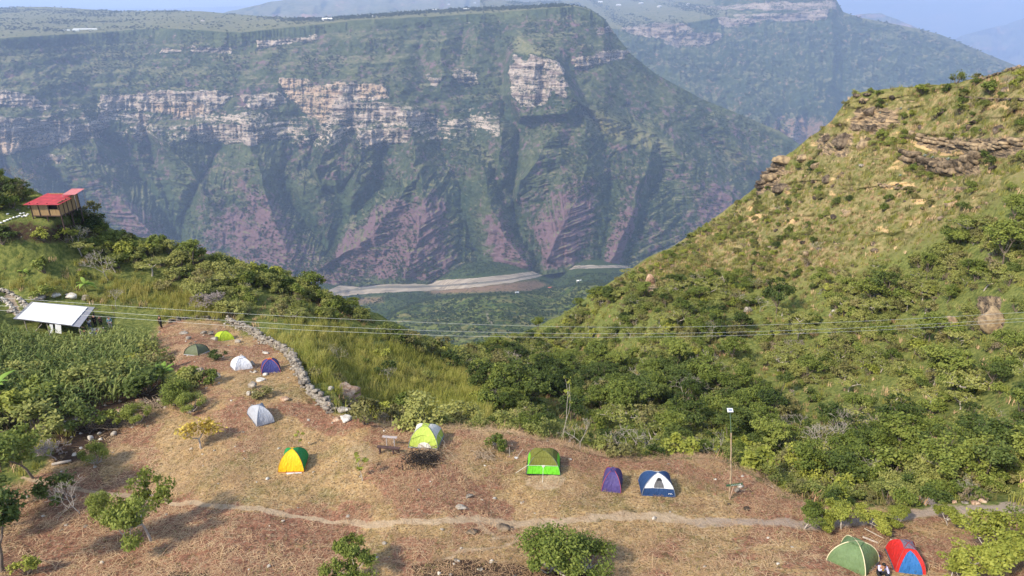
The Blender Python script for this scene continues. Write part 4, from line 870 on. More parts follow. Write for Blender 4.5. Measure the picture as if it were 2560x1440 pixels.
P_('bare_tree', 'bare_tree', 0, 200, 1285, 90, 'pale leafless tree leaning beside the dark round shrub', 'tree', parts=('branches', 'x'))
P_('shrub', 'camp_bush', 0, 262, 1300, 75, 'slender green shrub right of the pale leafless tree', 'shrub', wide=0.6)
P_('bare_shrub', 'twig_bush', 0, 145, 1150, 95, 'big pale grey leafless bush above the fallen log', 'shrub', wide=1.3)
P_('shrub', 'camp_bush', 1, 238, 1160, 55, 'small upright green shrub on the dark soil near the log', 'shrub', wide=0.8)
P_('ochre_tree', 'ochre_tree', 0, 505, 1122, 125, 'ochre leaved thin tree left of the grey tent', 'tree', wide=1.05)
P_('shrub', 'camp_bush', 0, 440, 1010, 62, 'green shrub below the banana plant beside the clearing', 'shrub'); P_('shrub', 'shrub_dark', 2, 370, 985, 66, 'dark shrub at the corner of the maize field', 'shrub', wide=1.2)
P_('shrub', 'camp_bush', 1, 480, 1030, 50, 'green shrub nearest the ochre leaved tree', 'shrub'); P_('shrub', 'shrub_dark', 1, 190, 1075, 60, 'dark shrub between the maize and the bare grey bush', 'shrub', wide=1.1)
P_('shrub', 'camp_bush', 1, 345, 1060, 55, 'bluish green shrub on the stony bank of the maize field', 'shrub', wide=0.9); P_('shrub', 'shrub_green', 3, 275, 1070, 45, 'low green shrub on the stony bank left of its neighbour', 'shrub')
P_('shrub', 'shrub_light', 0, 215, 985, 75, 'feathery light green bush in the middle of the maize', 'shrub', wide=1.3); P_('shrub', 'shrub_light', 1, 290, 960, 60, 'second feathery bush in the maize, to the right', 'shrub', wide=1.2)
for i, (x, y, h, l) in enumerate(((60, 960, 60, 'leafy bush in the maize nearest the large banana leaves'), (120, 1010, 70, 'light bush at the lower middle of the maize'), (20, 1060, 90, 'tall bush at the lower left of the maize'), (95, 1085, 80, 'yellowish bush just below the maize'), (140, 935, 45, 'small light bush in the upper maize'), (330, 930, 50, 'light bush at the right edge of the maize'), (170, 890, 35, 'low pale bush in the maize under the white roof'))):
    P_('shrub', ('shrub_light', 'shrub_green', 'shrub_yellow')[i % 3], i, x, y, h, l, 'shrub', wide=1.25)
P_('shrub', 'shrub_green', 0, 525, 960, 45, 'small shrub on the straw below the olive tent', 'shrub', wide=0.8); P_('shrub', 'shrub_dark', 0, 545, 898, 24, 'dark cushion shrub between the olive and white tents', 'shrub', wide=1.3)
P_('shrub', 'shrub_olive', 0, 655, 992, 26, 'brown low bush behind the grey boulder', 'shrub', wide=1.6)
P_('plant', 'yellow_sprig', 0, 746, 1118, 45, 'thin plant with bright yellow leaves behind the yellow tent', 'plant', wide=0.9)
P_('plant', 'yellow_sprig', 0, 905, 1205, 60, 'lime green feathery plant on the slope below the bench', 'plant', wide=1.2)
P_('shrub', 'shrub_green', 2, 1245, 1125, 40, 'green sapling cluster behind the white towel', 'shrub', wide=0.9)
P_('shrub', 'shrub_olive', 1, 915, 1060, 70, 'dark branching shrub at the end of the stone wall', 'shrub', wide=0.9); P_('shrub', 'shrub_light', 2, 1060, 1066, 75, 'bright green thicket behind the lime and white tent', 'shrub', wide=1.3)
P_('shrub', 'shrub_light', 3, 1150, 1066, 60, 'bright thicket right of the lime and white tent', 'shrub', wide=1.2)
P_('sapling', 'sapling', 0, 1403, 1108, 120, 'slim pale-trunked sapling standing up at the camp edge', 'tree', wide=0.8, parts=('trunk', 'crown'))
P_('bare_tree', 'bare_tree', 1, 1450, 1125, 75, 'leafless branching sapling right of the slim pale one', 'tree', parts=('branches', 'x')); P_('bare_tree', 'bare_tree', 2, 1600, 1148, 105, 'leafless grey tree behind the purple and navy tents', 'tree', parts=('branches', 'x'))
P_('plant', 'yellow_sprig', 0, 1793, 1147, 38, 'young plant with yellow leaves left of the lamp pole', 'plant'); P_('shrub', 'shrub_yellow', 1, 1700, 1142, 55, 'yellow green shrub on the edge behind the navy tent', 'shrub', wide=1.3)
P_('shrub', 'shrub_yellow', 0, 1880, 1180, 70, 'yellow green bush right of the lamp pole', 'shrub', wide=1.2); P_('tree', 'yellow_tree', 0, 2005, 1215, 150, 'yellow topped tree rising from the ravine right of the lamp', 'tree')
P_('tree', 'camp_tree', 1, 2010, 1322, 95, 'green leafy small tree with drooping pale twigs by the trail', 'tree', wide=1.0); P_('tree', 'yellow_tree', 1, 2105, 1325, 100, 'sparse yellow green tree in the row by the trail', 'tree', wide=1.2)
P_('tree', 'yellow_tree', 2, 2180, 1320, 88, 'thin tree with pale slanting trunk by the trail', 'tree', wide=1.2); P_('tree', 'yellow_tree', 0, 2370, 1315, 80, 'low feathery tree beside the trail at right', 'tree', wide=1.2)
P_('tree', 'yellow_tree', 2, 2500, 1420, 190, 'large yellow green tree in the bottom right corner', 'tree', wide=1.2); P_('tree', 'yellow_tree', 1, 2400, 1450, 130, 'yellow green bush right of the red tent', 'tree', wide=1.4)
P_('tree', 'yellow_tree', 0, 2580, 1400, 190, 'yellow tree cut by the right edge of the view', 'tree', wide=1.0); P_('shrub', 'shrub_light', 2, 2560, 1330, 60, 'feathery bush at the right edge above the yellow tree', 'shrub', wide=1.3)
P_('tree', 'yellow_tree', 1, 2368, 1450, 100, 'yellow green bush squeezed between the red tent and the big yellow tree', 'tree', wide=1.2); P_('tree', 'yellow_tree', 2, 2060, 1316, 80, 'yellowish tree in the trailside row, second from left', 'tree', wide=1.2); P_('tree', 'yellow_tree', 0, 2240, 1310, 70, 'low yellowish tree at the right end of the trailside row', 'tree', wide=1.3)
P_('bare_shrub', 'twig_bush', 1, 2310, 1262, 50, 'grey tangle of bare twigs above the trail', 'shrub', wide=1.6); P_('bare_tree', 'bare_tree', 0, 270, 700, 85, 'leafless forked tree on the meadow below the cabin', 'tree', parts=('branches', 'x'))
P_('bare_shrub', 'twig_bush', 0, 555, 772, 110, 'big pinkish grey leafless thicket behind the wall', 'shrub', wide=1.3); P_('bare_tree', 'bare_tree', 1, 292, 772, 60, 'thin leafless tree right of the white roof', 'tree', parts=('branches', 'x'))
P_('bare_tree', 'bare_tree', 2, 1292, 935, 70, 'leafless tree in the gap between the two slopes', 'tree', parts=('branches', 'x')); P_('bare_tree', 'bare_tree', 1, 972, 962, 50, 'small leafless tree in the tall grass', 'tree', parts=('branches', 'x'))
P_('bare_tree', 'bare_tree', 0, 848, 905, 50, 'thin pale dead tree in the grass beyond the wall', 'tree', parts=('branches', 'x')); P_('tree', 'tree_feather', 0, 380, 690, 95, 'light green rounded tree on the skyline below the cabin', 'tree', wide=1.1)
P_('tree', 'tree_feather', 1, 205, 640, 85, 'yellow green tree just below the red roofed cabin', 'tree', wide=1.2); P_('tree', 'tree_dark', 0, 40, 505, 60, 'dark tree on the rocky hilltop left of the cabin', 'tree', wide=1.0)
P_('tree', 'tree_dark', 3, 78, 498, 38, 'second dark tree directly behind the cabin roof', 'tree'); P_('shrub', 'shrub_dark', 0, 180, 545, 30, 'dark shrub growing against the cabin side wall', 'shrub', wide=1.2)
for i, (x, y, h, l) in enumerate(((196, 562, 34, 'green shrub under the right side of the cabin'), (222, 582, 40, 'bushy shrub right below the cabin corner'), (110, 600, 36, 'yellowish shrub on the bank straight below the cabin'), (30, 520, 34, 'shrub left of the cabin beside the sacks'), (8, 610, 44, 'bush on the bank at the left edge under the sacks'), (165, 605, 44, 'leafy bush on the bank between the cabin and the forked tree'), (300, 602, 30, 'dark bush on the skyline right of the cabin'))):
    P_('shrub', ('shrub_green', 'shrub_dark', 'shrub_yellow')[i % 3], i, x, y, h, l, 'shrub', wide=1.2)
P_('shrub', 'shrub_yellow', 1, 2305, 234, 30, 'bright green bush on the crest of the right hill', 'shrub', wide=1.3); P_('tree', 'tree_green', 1, 2375, 210, 20, 'small tree on the crest of the right hill', 'tree', wide=1.2)
P_('shrub', 'shrub_light', 0, 2402, 285, 30, 'yellow green bush below the crest of the right hill', 'shrub', wide=1.7); P_('shrub', 'shrub_green', 1, 2475, 235, 34, 'round green bush near the top of the right hill', 'shrub', wide=1.4)
P_('tree', 'tree_dark', 2, 1940, 800, 105, 'dark solitary tree in the middle of the right slope', 'tree', wide=0.85); P_('bare_tree', 'bare_tree', 1, 1900, 780, 45, 'leafless grey tree left of the dark solitary one', 'tree', wide=1.3, parts=('branches', 'x'))
P_('tree', 'tree_green', 2, 2390, 960, 110, 'big light green tree on the right slope above the ravine', 'tree', wide=1.3); P_('tree', 'tree_feather', 2, 2420, 590, 90, 'flat topped tree below the rock ledge at right', 'tree', wide=1.4)

def banana(px, py, hpx, label, n=8, seed=1):
    rng = np.random.default_rng(seed); g = G(px, py); z = mpp(px, py)*F; s = hpx*z/F/0.9/2.4
    r = bpy.data.objects.new('banana_plant', None); link(r); r.location = g; r.scale = (s,)*3; tag(r, label, 'banana plant', 'banana plants')
    obj('stalk', tubes_mesh('stalk', [((0, 0, -0.1), (0.03, 0, 0.6), 0.11, 0.08), ((0.03, 0, 0.6), (0.05, 0, 1.1), 0.08, 0.05)], plain('banana_stalk', (0.22, 0.25, 0.08), 0.7), 7), r)
    for i in range(n):
        a = i*2.4+rng.normal(0, 0.2); d = np.array([math.cos(a), math.sin(a), 0]); sd = np.array([-d[1], d[0], 0]); L = rng.uniform(1.1, 1.6); st = rng.uniform(0.35, 1.1); V, Q, Lc = [], [], []
        m = 9
        for j in range(m):
            u = j/(m-1); c = np.array([0.04, 0, 0.95])+d*L*u*0.8+np.array([0, 0, L*(st*u-0.75*u*u*(1.3-st*0.4))]); w = 0.21*math.sin(min(3.0, 0.25+u*2.9))
            V += [c-sd*w+np.array([0, 0, -w*0.25+rng.normal(0, 0.01)]), c, c+sd*w+np.array([0, 0, -w*0.25+rng.normal(0, 0.01)])]; Lc += [0.35, 0.9, 0.5]
        for j in range(m-1):
            for e in (0, 1): k = 3*j+e; Q.append((k, k+1, k+4, k+3))
        obj('leaf', np_mesh('leaf', np.array(V), np.array(Q), FM['banana'], {'lc': np.array(Lc)}), r)
banana(216, 730, 48, 'banana plant on the meadow behind the white roof', 9, 1); banana(410, 955, 62, 'banana plant with upright leaves at the edge of the clearing', 9, 2)
banana(45, 915, 48, 'small banana plant standing in the maize near the left edge', 6, 3); banana(-8, 1010, 100, 'large banana leaves arching in at the left edge', 8, 4); banana(60, 690, 30, 'little banana plant on the meadow near the left edge', 6, 5)
def agave(px, py, wpx, label):
    rng = np.random.default_rng(int(px)); g = G(px, py); s = wpx*mpp(px, py)*0.5; V, Q, Lc = [], [], []
    for i in range(22):
        a = i*2.4; el = 0.25+1.15*i/22; d = np.array([math.cos(a)*math.cos(el), math.sin(a)*math.cos(el), math.sin(el)]); sd = np.array([-math.sin(a), math.cos(a), 0]); k = len(V)
        for u, w in ((0, 0.09), (0.45, 0.10), (0.8, 0.05), (1.0, 0.004)): c = d*s*u+np.array([0, 0, 0.03]); V += [c-sd*w*s, c+np.array([0, 0, -0.03*s]), c+sd*w*s]; Lc += [rng.uniform()]*3
        for j in range(3):
            for e in (0, 1): q = k+3*j+e; Q.append((q, q+1, q+4, q+3))
    o = obj('agave', np_mesh('agave', np.array(V), np.array(Q), FM['agave'], {'lc': np.array(Lc)})); o.location = g; tag(o, label, 'agave', 'agaves on the right hill')
for k, (x, y, w, l) in enumerate(((2194, 262, 13, 'blue grey agave highest on the left brow of the hill'), (2216, 264, 13, 'agave just right of the highest one on the brow'), (2252, 274, 14, 'agave above the orange scar'), (2272, 275, 12, 'smaller agave right of the one above the orange scar'), (2296, 268, 9, 'small agave on the grass right of the orange scar'),
        (2363, 357, 10, 'agave growing on the upper rock ledge'), (2290, 386, 11, 'leftmost agave on the lower rock ledge'), (2312, 392, 15, 'agave in the middle of the lower rock ledge'), (2331, 396, 14, 'large agave right of the middle one on the lower ledge'), (2370, 401, 17, 'widest agave near the right end of the lower ledge'),
        (2407, 400, 9, 'small agave at the right end of the lower ledge'), (2250, 441, 13, 'agave on the dry slope below the ledges'), (2200, 262+22, 8, 'tiny agave beneath the two on the brow'))): agave(x, y, w, l)

# ------------------------------------------------------------------ stones
def rock_material(name, a, b, c, sc=2.2):
    m = NT(name, 0.92, 0.1); v = m.n('ShaderNodeTexCoord').outputs['Object']; n = m.noise(sc, 6, 0.7, vec=v); n2 = m.noise(sc*4, 4, 0.7, vec=v); r = m.n('ShaderNodeObjectInfo').outputs['Random']
    f = m.math('MULTIPLY_ADD', r, 0.16, n); m.bump(m.math('ADD', n, m.math('MULTIPLY', n2, 0.4)), 0.7, 0.12)
    return m.base(m.ramp(f, [(0.42, a), (0.56, b), (0.72, c)]))
RK = dict(grey=rock_material('grey_stone', (0.09, 0.075, 0.060), (0.27, 0.235, 0.195), (0.46, 0.41, 0.34)), orange=rock_material('orange_stone', (0.16, 0.09, 0.06), (0.42, 0.27, 0.18), (0.60, 0.47, 0.34)),
          dark=rock_material('dark_stone', (0.020, 0.016, 0.013), (0.075, 0.058, 0.045), (0.26, 0.20, 0.14), 0.6), wall=rock_material('wall_stone', (0.055, 0.048, 0.040), (0.19, 0.165, 0.14), (0.37, 0.33, 0.27)), pale=rock_material('pale_stone', (0.22, 0.19, 0.16), (0.46, 0.42, 0.36), (0.68, 0.64, 0.57)), cliff=rock_material('cliff_stone', (0.05, 0.038, 0.026), (0.21, 0.155, 0.10), (0.42, 0.31, 0.18), 0.7))
_b = bmesh.new(); bmesh.ops.create_icosphere(_b, subdivisions=3, radius=1.0); ICO_V = np.array([v.co[:] for v in _b.verts]); ICO_F = np.array([[v.index for v in f.verts] for f in _b.faces]); _b.free()
_b = bmesh.new(); bmesh.ops.create_icosphere(_b, subdivisions=2, radius=1.0); ICO2_V = np.array([v.co[:] for v in _b.verts]); ICO2_F = np.array([[v.index for v in f.verts] for f in _b.faces]); _b.free()
def rock_verts(rng, dims, base=None, rough=0.22):
    v = (ICO_V if base is None else base).copy(); d0 = v.copy()
    for _ in range(11):                      # facets: planes cut the ball
        n = rng.normal(0, 1, 3); n /= np.linalg.norm(n); c = rng.uniform(0.52, 0.85); dd = v@n; over = dd > c; v[over] -= np.outer((dd-c)[over], n)*0.9
    v *= (1+rough*fbm(d0[:, 0]*2.2+rng.uniform(0, 50), d0[:, 1]*2.2+d0[:, 2]*1.7, 3, int(rng.integers(1000))))[:, None]
    return v*np.array(dims)
def rock(px, py, wpx, hpx, mat, label, name='boulder', group='boulders', deep=None, seed=None, sink=0.25):
    rng = np.random.default_rng(seed or int(px*7+py)); g = G(px, py); m = mpp(px, py); w = wpx*m*0.5*1.15; h = hpx*m*0.55
    v = rock_verts(rng, (w, deep*m if deep else w*0.8, h)); o = obj(name, np_mesh(name, v, ICO_F, RK[mat])); o.location = g+Vector((0, 0, h*(1-sink*2))); o.rotation_euler = (0, 0, rng.uniform(-0.4, 0.4))
    tag(o, label, 'rock' if name == 'boulder' else 'stone', group); return o
for a in ((860, 1000, 92, 56, 'orange', 'biggest boulder, orange brown, beyond the end of the stone wall'), (862, 1028, 30, 16, 'pale', 'flat pale rock in front of the biggest orange boulder'), (828, 1024, 28, 28, 'orange', 'jagged upright rock where the stone wall ends'), (866, 1050, 38, 13, 'pale', 'long pale rock on the edge of the straw'), (842, 1050, 22, 8, 'orange', 'thin slab beside the long pale rock'),
          (826, 975, 16, 12, 'pale', 'pale rock above the wall end'), (952, 996, 24, 7, 'pale', 'flat pale slab in the weeds behind the camp'), (476, 934, 26, 17, 'grey', 'grey rock below the olive tent, left of its twin'), (500, 930, 18, 18, 'grey', 'grey rock below the olive tent, right of its twin'), (544, 944, 24, 18, 'grey', 'rounded grey rock left of the blue tent'),
          (632, 970, 24, 26, 'grey', 'tall grey boulder between the blue and grey tents'), (622, 988, 12, 14, 'pale', 'small pale rock at the foot of the tall grey boulder'), (652, 952, 26, 7, 'pale', 'narrow pale slab in front of the blue tent'), (712, 1000, 24, 12, 'orange', 'pinkish rock on the straw above the grey tent'), (664, 938, 0.1+14, 9, 'pale', 'rock beside the left foot of the blue tent'), (638, 932, 12, 9, 'pale', 'rock between the white and blue tents'),
          (630, 908+4, 16, 12, 'grey', 'rock behind the white tent'), (664, 884, 16, 7, 'pale', 'white stone on the straw above the blue tent'), (526, 836, 18, 10, 'grey', 'rock left of the lime tent'), (508, 834, 20, 9, 'grey', 'rock in the row left of the lime tent'), (538, 850, 18, 12, 'grey', 'rock at the left foot of the lime tent'), (472, 848, 14, 10, 'grey', 'round rock above the olive tent'), (460, 834, 20, 8, 'grey', 'low rock farthest left on the straw'),
          (594, 857, 18, 12, 'grey', 'rock right of the lime tent'), (478, 862, 10, 9, 'dark', 'dark rock touching the olive tent'), (318, 905, 24, 22, 'pale', 'pale rock standing in the maize'), (95, 748, 40, 16, 'grey', 'broad grey rock behind the white roof, leftmost'), (142, 742, 24, 14, 'pale', 'pale rock behind the white roof beside the broad grey one'), (180, 744, 30, 16, 'pale', 'pale orange rock behind the middle of the white roof'), (216, 750, 20, 16, 'grey', 'grey rock behind the right end of the white roof'),
          (72, 770, 18, 12, 'grey', 'rock at the foot of the stone steps'), (30, 780, 20, 12, 'grey', 'rock left of the white roof'), (190, 1003+48, 20, 10, 'grey', 'rock under the dark shrub near the maize'), (228, 1100, 14, 20, 'pale', 'pale stone standing by the dark soil at left'), (286, 1087, 16, 12, 'grey', 'grey stone at the edge of the straw near the leaning twigs'), (350, 1005, 22, 14, 'orange', 'orange rock on the stony bank'), (296, 1030, 20, 10, 'orange', 'small orange rock on the stony bank'),
          (186, 1138, 12, 10, 'pale', 'pale stone above the fallen log'), (203, 1122, 9, 8, 'pale', 'small pale stone up the bank from the log'), (218, 1152, 10, 8, 'pale', 'pale stone right of the log'), (1172, 1242, 20, 10, 'grey', 'dark grey stone on the open straw in the centre'), (1152, 1272, 24, 12, 'grey', 'low grey stone nearest the path in the centre'), (1105, 1325, 10, 7, 'grey', 'grey stone below the path'), (1180, 1332, 26, 13, 'dark', 'dark rock at the fork of the path'), (1258, 1325, 34, 20, 'dark', 'largest dark rock at the fork of the path'),
          (960, 1360, 11, 8, 'pale', 'pale stone right of the small round tree'), (708, 1303, 8, 5, 'pale', 'white pebble below the path'), (672, 1417, 9, 10, 'pale', 'pale stone near the bottom edge, left of the small tree'), (1153, 1372, 7, 6, 'pale', 'pale pebble above the dark soil patch'), (1098, 1436, 10, 12, 'pale', 'pale stone on the dark soil patch'), (1135, 1412, 7, 7, 'pale', 'small pale stone on the upper edge of the dark soil patch'), (1842, 1228, 14, 13, 'grey', 'rounded stone at the foot of the lamp pole'), (1850, 1218, 16, 10, 'pale', 'pale stone beside the rounded one at the lamp pole'), (1822, 1262, 10, 7, 'dark', 'brown stone below the lamp pole'),
          (1866, 1275, 14, 12, 'dark', 'dark lump on the straw right of the lamp pole'), (1920, 1345, 7, 4, 'pale', 'pale pebble above the green tent'), (1944, 1410, 9, 5, 'pale', 'pale pebble left of the green tent'), (1980, 1368, 9, 5, 'grey', 'grey pebble between trail and green tent'), (2052, 1292, 20, 10, 'grey', 'grey stone in the trees by the trail'), (2066, 1284, 12, 10, 'pale', 'pale stone right of the grey one by the trail'), (2385, 1258, 14, 10, 'orange', 'orange stone lining the trail, leftmost of the row'), (2435, 1258, 24, 10, 'orange', 'long orange stone lining the trail'),
          (2456, 1256, 18, 12, 'orange', 'rounded orange stone lining the trail'), (2412, 1258, 16, 6, 'grey', 'flat grey stone in the row lining the trail'), (2335, 1105, 60, 34, 'orange', 'big orange boulder among the trees at the right'), (2372, 820, 32, 40, 'cliff', 'square pale block standing on the right slope'), (2478, 820, 62, 70, 'cliff', 'orange rock outcrop under the cables at the far right'), (1870, 735+45, 22, 22, 'grey', 'grey rock in the middle of the right slope'), (2085, 790, 26, 22, 'grey', 'pale rock jutting from the right slope'), (1625, 712, 22, 36, 'orange', 'orange rock on the left shoulder of the hill'),
          (2105, 365, 40, 40, 'dark', 'black block under a ledge of the right hill'), (2066, 352, 22, 18, 'dark', 'dark rock left of the black block'), (2140, 322, 26, 18, 'dark', 'grey dark rock on the left brow'), (2178, 330, 28, 24, 'dark', 'dark overhanging rock on the left brow'), (2176, 284, 32, 22, 'dark', 'dark rock beside the orange scar'), (2140, 243, 20, 12, 'dark', 'dark slab at the very corner of the brow'), (2168, 238, 22, 8, 'dark', 'dark slab right of the corner slab'), (1955, 408, 52, 26, 'cliff', 'layered rock at the left end of the hill'), (2005, 402, 34, 22, 'cliff', 'layered rock right of the left end'),
          (1925, 448, 38, 24, 'cliff', 'layered rock lower on the left end'), (1948, 478, 42, 24, 'dark', 'dark layered rock lowest on the left end'), (2040, 420, 26, 22, 'cliff', 'small block above the dry slope'), (2158, 370, 36, 34, 'cliff', 'rough block right of the black block'), (2068, 455, 24, 22, 'dark', 'mottled dark rock on the dry slope'), (2154, 417, 14, 10, 'grey', 'small grey rock on the dry slope'), (2440, 308, 32, 12, 'dark', 'dark slab on the bare hilltop'), (2494, 330, 22, 24, 'dark', 'dark upright rock on the bare hilltop'), (2118, 590-50, 18, 20, 'cliff', 'pinkish rock low on the dry slope'),
          (2506, 382-22, 30, 18, 'dark', 'dark rock at the right end of the ledge'), (1500, 888, 20, 10, 'orange', 'orange rock low on the green slope'), (1810, 905-25, 24, 12, 'grey', 'grey rock among the trees of the right slope')):
    rock(*a[:5], a[5])
def block_verts(rng, dims):
    v = ICO2_V.copy(); v = np.sign(v)*np.abs(v)**0.45; v /= 1.05; d0 = ICO2_V
    v *= (1+0.16*fbm(d0[:, 0]*2.6+rng.uniform(0, 50), d0[:, 1]*2.6+d0[:, 2]*2.1, 3, int(rng.integers(1000))))[:, None]
    a = rng.normal(0, 0.18); v[:, 0] += a*v[:, 2]; v[:, 2] += rng.normal(0, 0.12)*v[:, 0]; return v*np.array(dims)*0.8
def ledge(name, line, hpx, mat, label, seed, depth=1.6, step=16):
    """outcrop: one mesh of jointed blocks along a line on the hill"""
    rng = np.random.default_rng(seed); V, Fc = [], []; k = 0; L = np.cumsum([0]+[math.hypot(b[0]-a[0], b[1]-a[1]) for a, b in zip(line[:-1], line[1:])]); t = 0
    while t < L[-1]:
        x = np.interp(t, L, [p[0] for p in line]); y = np.interp(t, L, [p[1] for p in line]); m = mpp(x, y); g = np.array(G(x, y)); h = hpx*m*rng.uniform(0.75, 1.15)
        for lay in range(2):
            v = block_verts(rng, (step*m*rng.uniform(0.4, 1.1), depth*rng.uniform(0.7, 1.0), h*rng.uniform(0.2, 0.42))); v = v+g+np.array([rng.normal(0, 0.2), rng.normal(0, 0.15)+0.35*lay, h*(0.18+0.42*lay)]); V.append(v); Fc.append(ICO2_F+k); k += len(v)
        t += step*rng.uniform(0.6, 1.1)
    o = obj(name, np_mesh(name, np.concatenate(V), np.concatenate(Fc), RK[mat])); tag(o, label, 'rock ledge', 'rock ledges of the right hill'); return o
ledge('rock_ledge', pl('2302,352 2340,358 2380,366 2420,373 2470,376 2520,368 2550,362'), 20, 'cliff', 'upper rock ledge running along the top of the right hill', 5); ledge('rock_ledge', pl('2258,400 2290,410 2320,422 2345,430 2380,432 2420,420 2447,406'), 34, 'cliff', 'lower tall rock ledge with orange faces and agaves', 6, 2.0)
ledge('rock_ledge', pl('1900,470 1920,440 1945,420 1960,400'), 22, 'dark', 'steep stack of rock at the left end of the right hill', 7)
ledge('rock_ledge', pl('2420,245 2480,252 2560,250'), 6, 'dark', 'thin dark rock line near the top of the right hill', 8, 0.6, 10); ledge('rock_ledge', pl('2205,466 2245,472 2290,476'), 8, 'cliff', 'faint broken ledge on the dry slope', 9, 0.8, 12)
def wall(name, line, label, hw=0.5, hh=0.85, size=0.18, seed=3, n_per_m=30, mat='wall'):
    rng = np.random.default_rng(seed); pts = [np.array(G(*p)) for p in line]; V, Fc = [], []; k = 0
    for (a, b), (pa, pb) in zip(zip(pts[:-1], pts[1:]), zip(line[:-1], line[1:])):
        L = np.linalg.norm(b-a); n = int(L*n_per_m); d = (b-a)/L; sd = np.array([-d[1], d[0], 0])
        for i in range(n):
            u = rng.uniform(); px = pa[0]+(pb[0]-pa[0])*u; py = pa[1]+(pb[1]-pa[1])*u; c = a+(b-a)*u; zz = rng.uniform()**1.2*hh*rng.uniform(0.6, 1.1); c = c+sd*rng.normal(0, hw*0.4)*(1-zz/hh*0.5); c[2] += zz
            v = rock_verts(rng, rng.uniform(0.45, 1.7)*size*np.array([1.2, 1.0, 0.75])*rng.uniform(0.7, 1.2, 3), ICO2_V, 0.15); V.append(v+c); Fc.append(ICO2_F+k); k += len(v)
    o = obj(name, np_mesh(name, np.concatenate(V), np.concatenate(Fc), RK[mat])); return tag(o, label, 'stone wall', None)
wall('dry_stone_wall', pl('570,806 610,824 640,838 655,852 680,864 700,874 728,890 740,915 752,938 762,960 772,978 790,992 815,1018 830,1032'), 'long dry stone wall curving round the upper camp down to the big boulders')
wall('dry_stone_wall', pl('420,808 450,800 480,796 520,796 545,800'), 'low dry stone wall along the top edge of the clearing', 0.4, 0.35, 0.14, 4, 14)
wall('dry_stone_wall', pl('-20,728 15,730 45,745 62,762 72,782'), 'stone edging on the right of the grey steps', 0.3, 0.4, 0.15, 5, 16, 'pale'); wall('dry_stone_wall', pl('-20,742 10,750 24,764 36,782 50,796'), 'stone edging on the left of the grey steps', 0.3, 0.35, 0.14, 6, 14, 'pale')
wall('dry_stone_wall', pl('2440,206 2470,196 2500,186 2540,172 2575,162'), 'dark low stone wall on the skyline of the right hill', 0.4, 0.5, 0.2, 7, 10, 'dark')
rng = np.random.default_rng(51)                                      # loose stones: too many and too small to count
gd = inview*(0.10*inclear+0.9*softpoly(CPX, CPY, pl('130,1080 330,960 450,940 430,1010 320,1070 240,1190 130,1170'), 18)+0.5*softpoly(CPX, CPY, pl('1040,1400 1300,1400 1500,1440 1500,1500 1040,1500'), 10)+0.35*softpoly(CPX, CPY, pl('430,870 640,850 760,960 640,1000 440,960'), 20)+0.25*cabin_bare)
p, x, y = scatter(gd, rng, 4000); n = len(p)
pe = [np_mesh('pebble_%d' % i, rock_verts(np.random.default_rng(i), (0.11, 0.09, 0.07), ICO2_V), ICO2_F, RK['pale' if i % 2 else 'grey']) for i in range(4)]
gn_scatter('loose_stones', pe, p, rnd_rot(rng, n, 0.3), (rng.uniform(0.3, 1.0, (n, 1))**1.5*1.9+0.15)*np.ones((1, 3)), rng.integers(0, 4, n), 'loose stones scattered over the bare ground')
gd = inview*(0.03*indry)*(CZ < 250); p, x, y = scatter(gd, rng, 900); n = len(p)
gn_scatter('loose_rocks', [np_mesh('crag_%d' % i, rock_verts(np.random.default_rng(i+9), (0.8, 0.7, 0.5), ICO2_V), ICO2_F, RK['cliff' if i % 2 else 'dark']) for i in range(4)], p, rnd_rot(rng, n, 0.2), rng.uniform(0.3, 1.3, (n, 1))*np.ones((1, 3)), rng.integers(0, 4, n), 'broken rock strewn over the dry upper slope')

def stick_pile(name, px, py, n, L, rad, mat, label, cat, r=0.018, h=0.35, seed=1):
    rng = np.random.default_rng(seed); g = G(px, py); segs = []
    for i in range(n):
        a = rng.uniform(0, 6.28); c = np.array([rng.normal(0, rad), rng.normal(0, rad*0.6), rng.uniform(0, h)]); l = L*rng.uniform(0.4, 1.2); d = np.array([math.cos(a), math.sin(a), rng.normal(0, 0.2)]); m = c+rng.normal(0, 0.08, 3)
        segs += [(c-d*l/2, m, r, r*0.9), (m, c+d*l/2, r*0.9, r*0.5)]
    o = obj(name, tubes_mesh(name, segs, mat, 4)); o.location = g; return tag(o, label, cat, None)
stick_pile('brush_pile', 1058, 1152, 150, 1.1, 0.75, CHAR, 'charred brush pile just below the lime and white tent', 'brush pile', 0.022, 0.45, 2)
stick_pile('brush_pile', 1066, 1140, 60, 1.2, 1.0, STICK, 'dry sticks heaped along the front of the lime and white tent', 'brush pile', 0.016, 0.3, 3)
stick_pile('stick_pile', 1210, 1142, 60, 1.0, 0.5, STICK, 'pile of split sticks left of the shovel', 'stick pile', 0.022, 0.25, 4); stick_pile('brush_pile', 385, 1018, 110, 1.3, 0.8, STICK, 'heap of dry maize stalks at the corner of the maize field', 'brush pile', 0.018, 0.4, 5)
stick_pile('brush_pile', 320, 1062, 70, 1.2, 0.9, STICK, 'dry stalks scattered on the dark bank at left', 'brush pile', 0.018, 0.3, 6); stick_pile('brush_pile', 230, 1075, 30, 2.0, 0.9, BARK, 'dark branches lying on the bank above the log', 'brush pile', 0.03, 0.3, 7)
def log_(px, py, L, r, az, label, mat=PALE):
    g = G(px, py); d = np.array([math.cos(az), math.sin(az), 0.03]); segs = [((-d*L/2)+np.array([0, 0, r]), np.array([0, 0, r*1.1]), r, r*0.95), (np.array([0, 0, r*1.1]), d*L/2+np.array([0, 0, r]), r*0.95, r*0.8)]
    o = obj('log', tubes_mesh('log', segs, mat, 9)); o.location = g; tag(o, label, 'log')
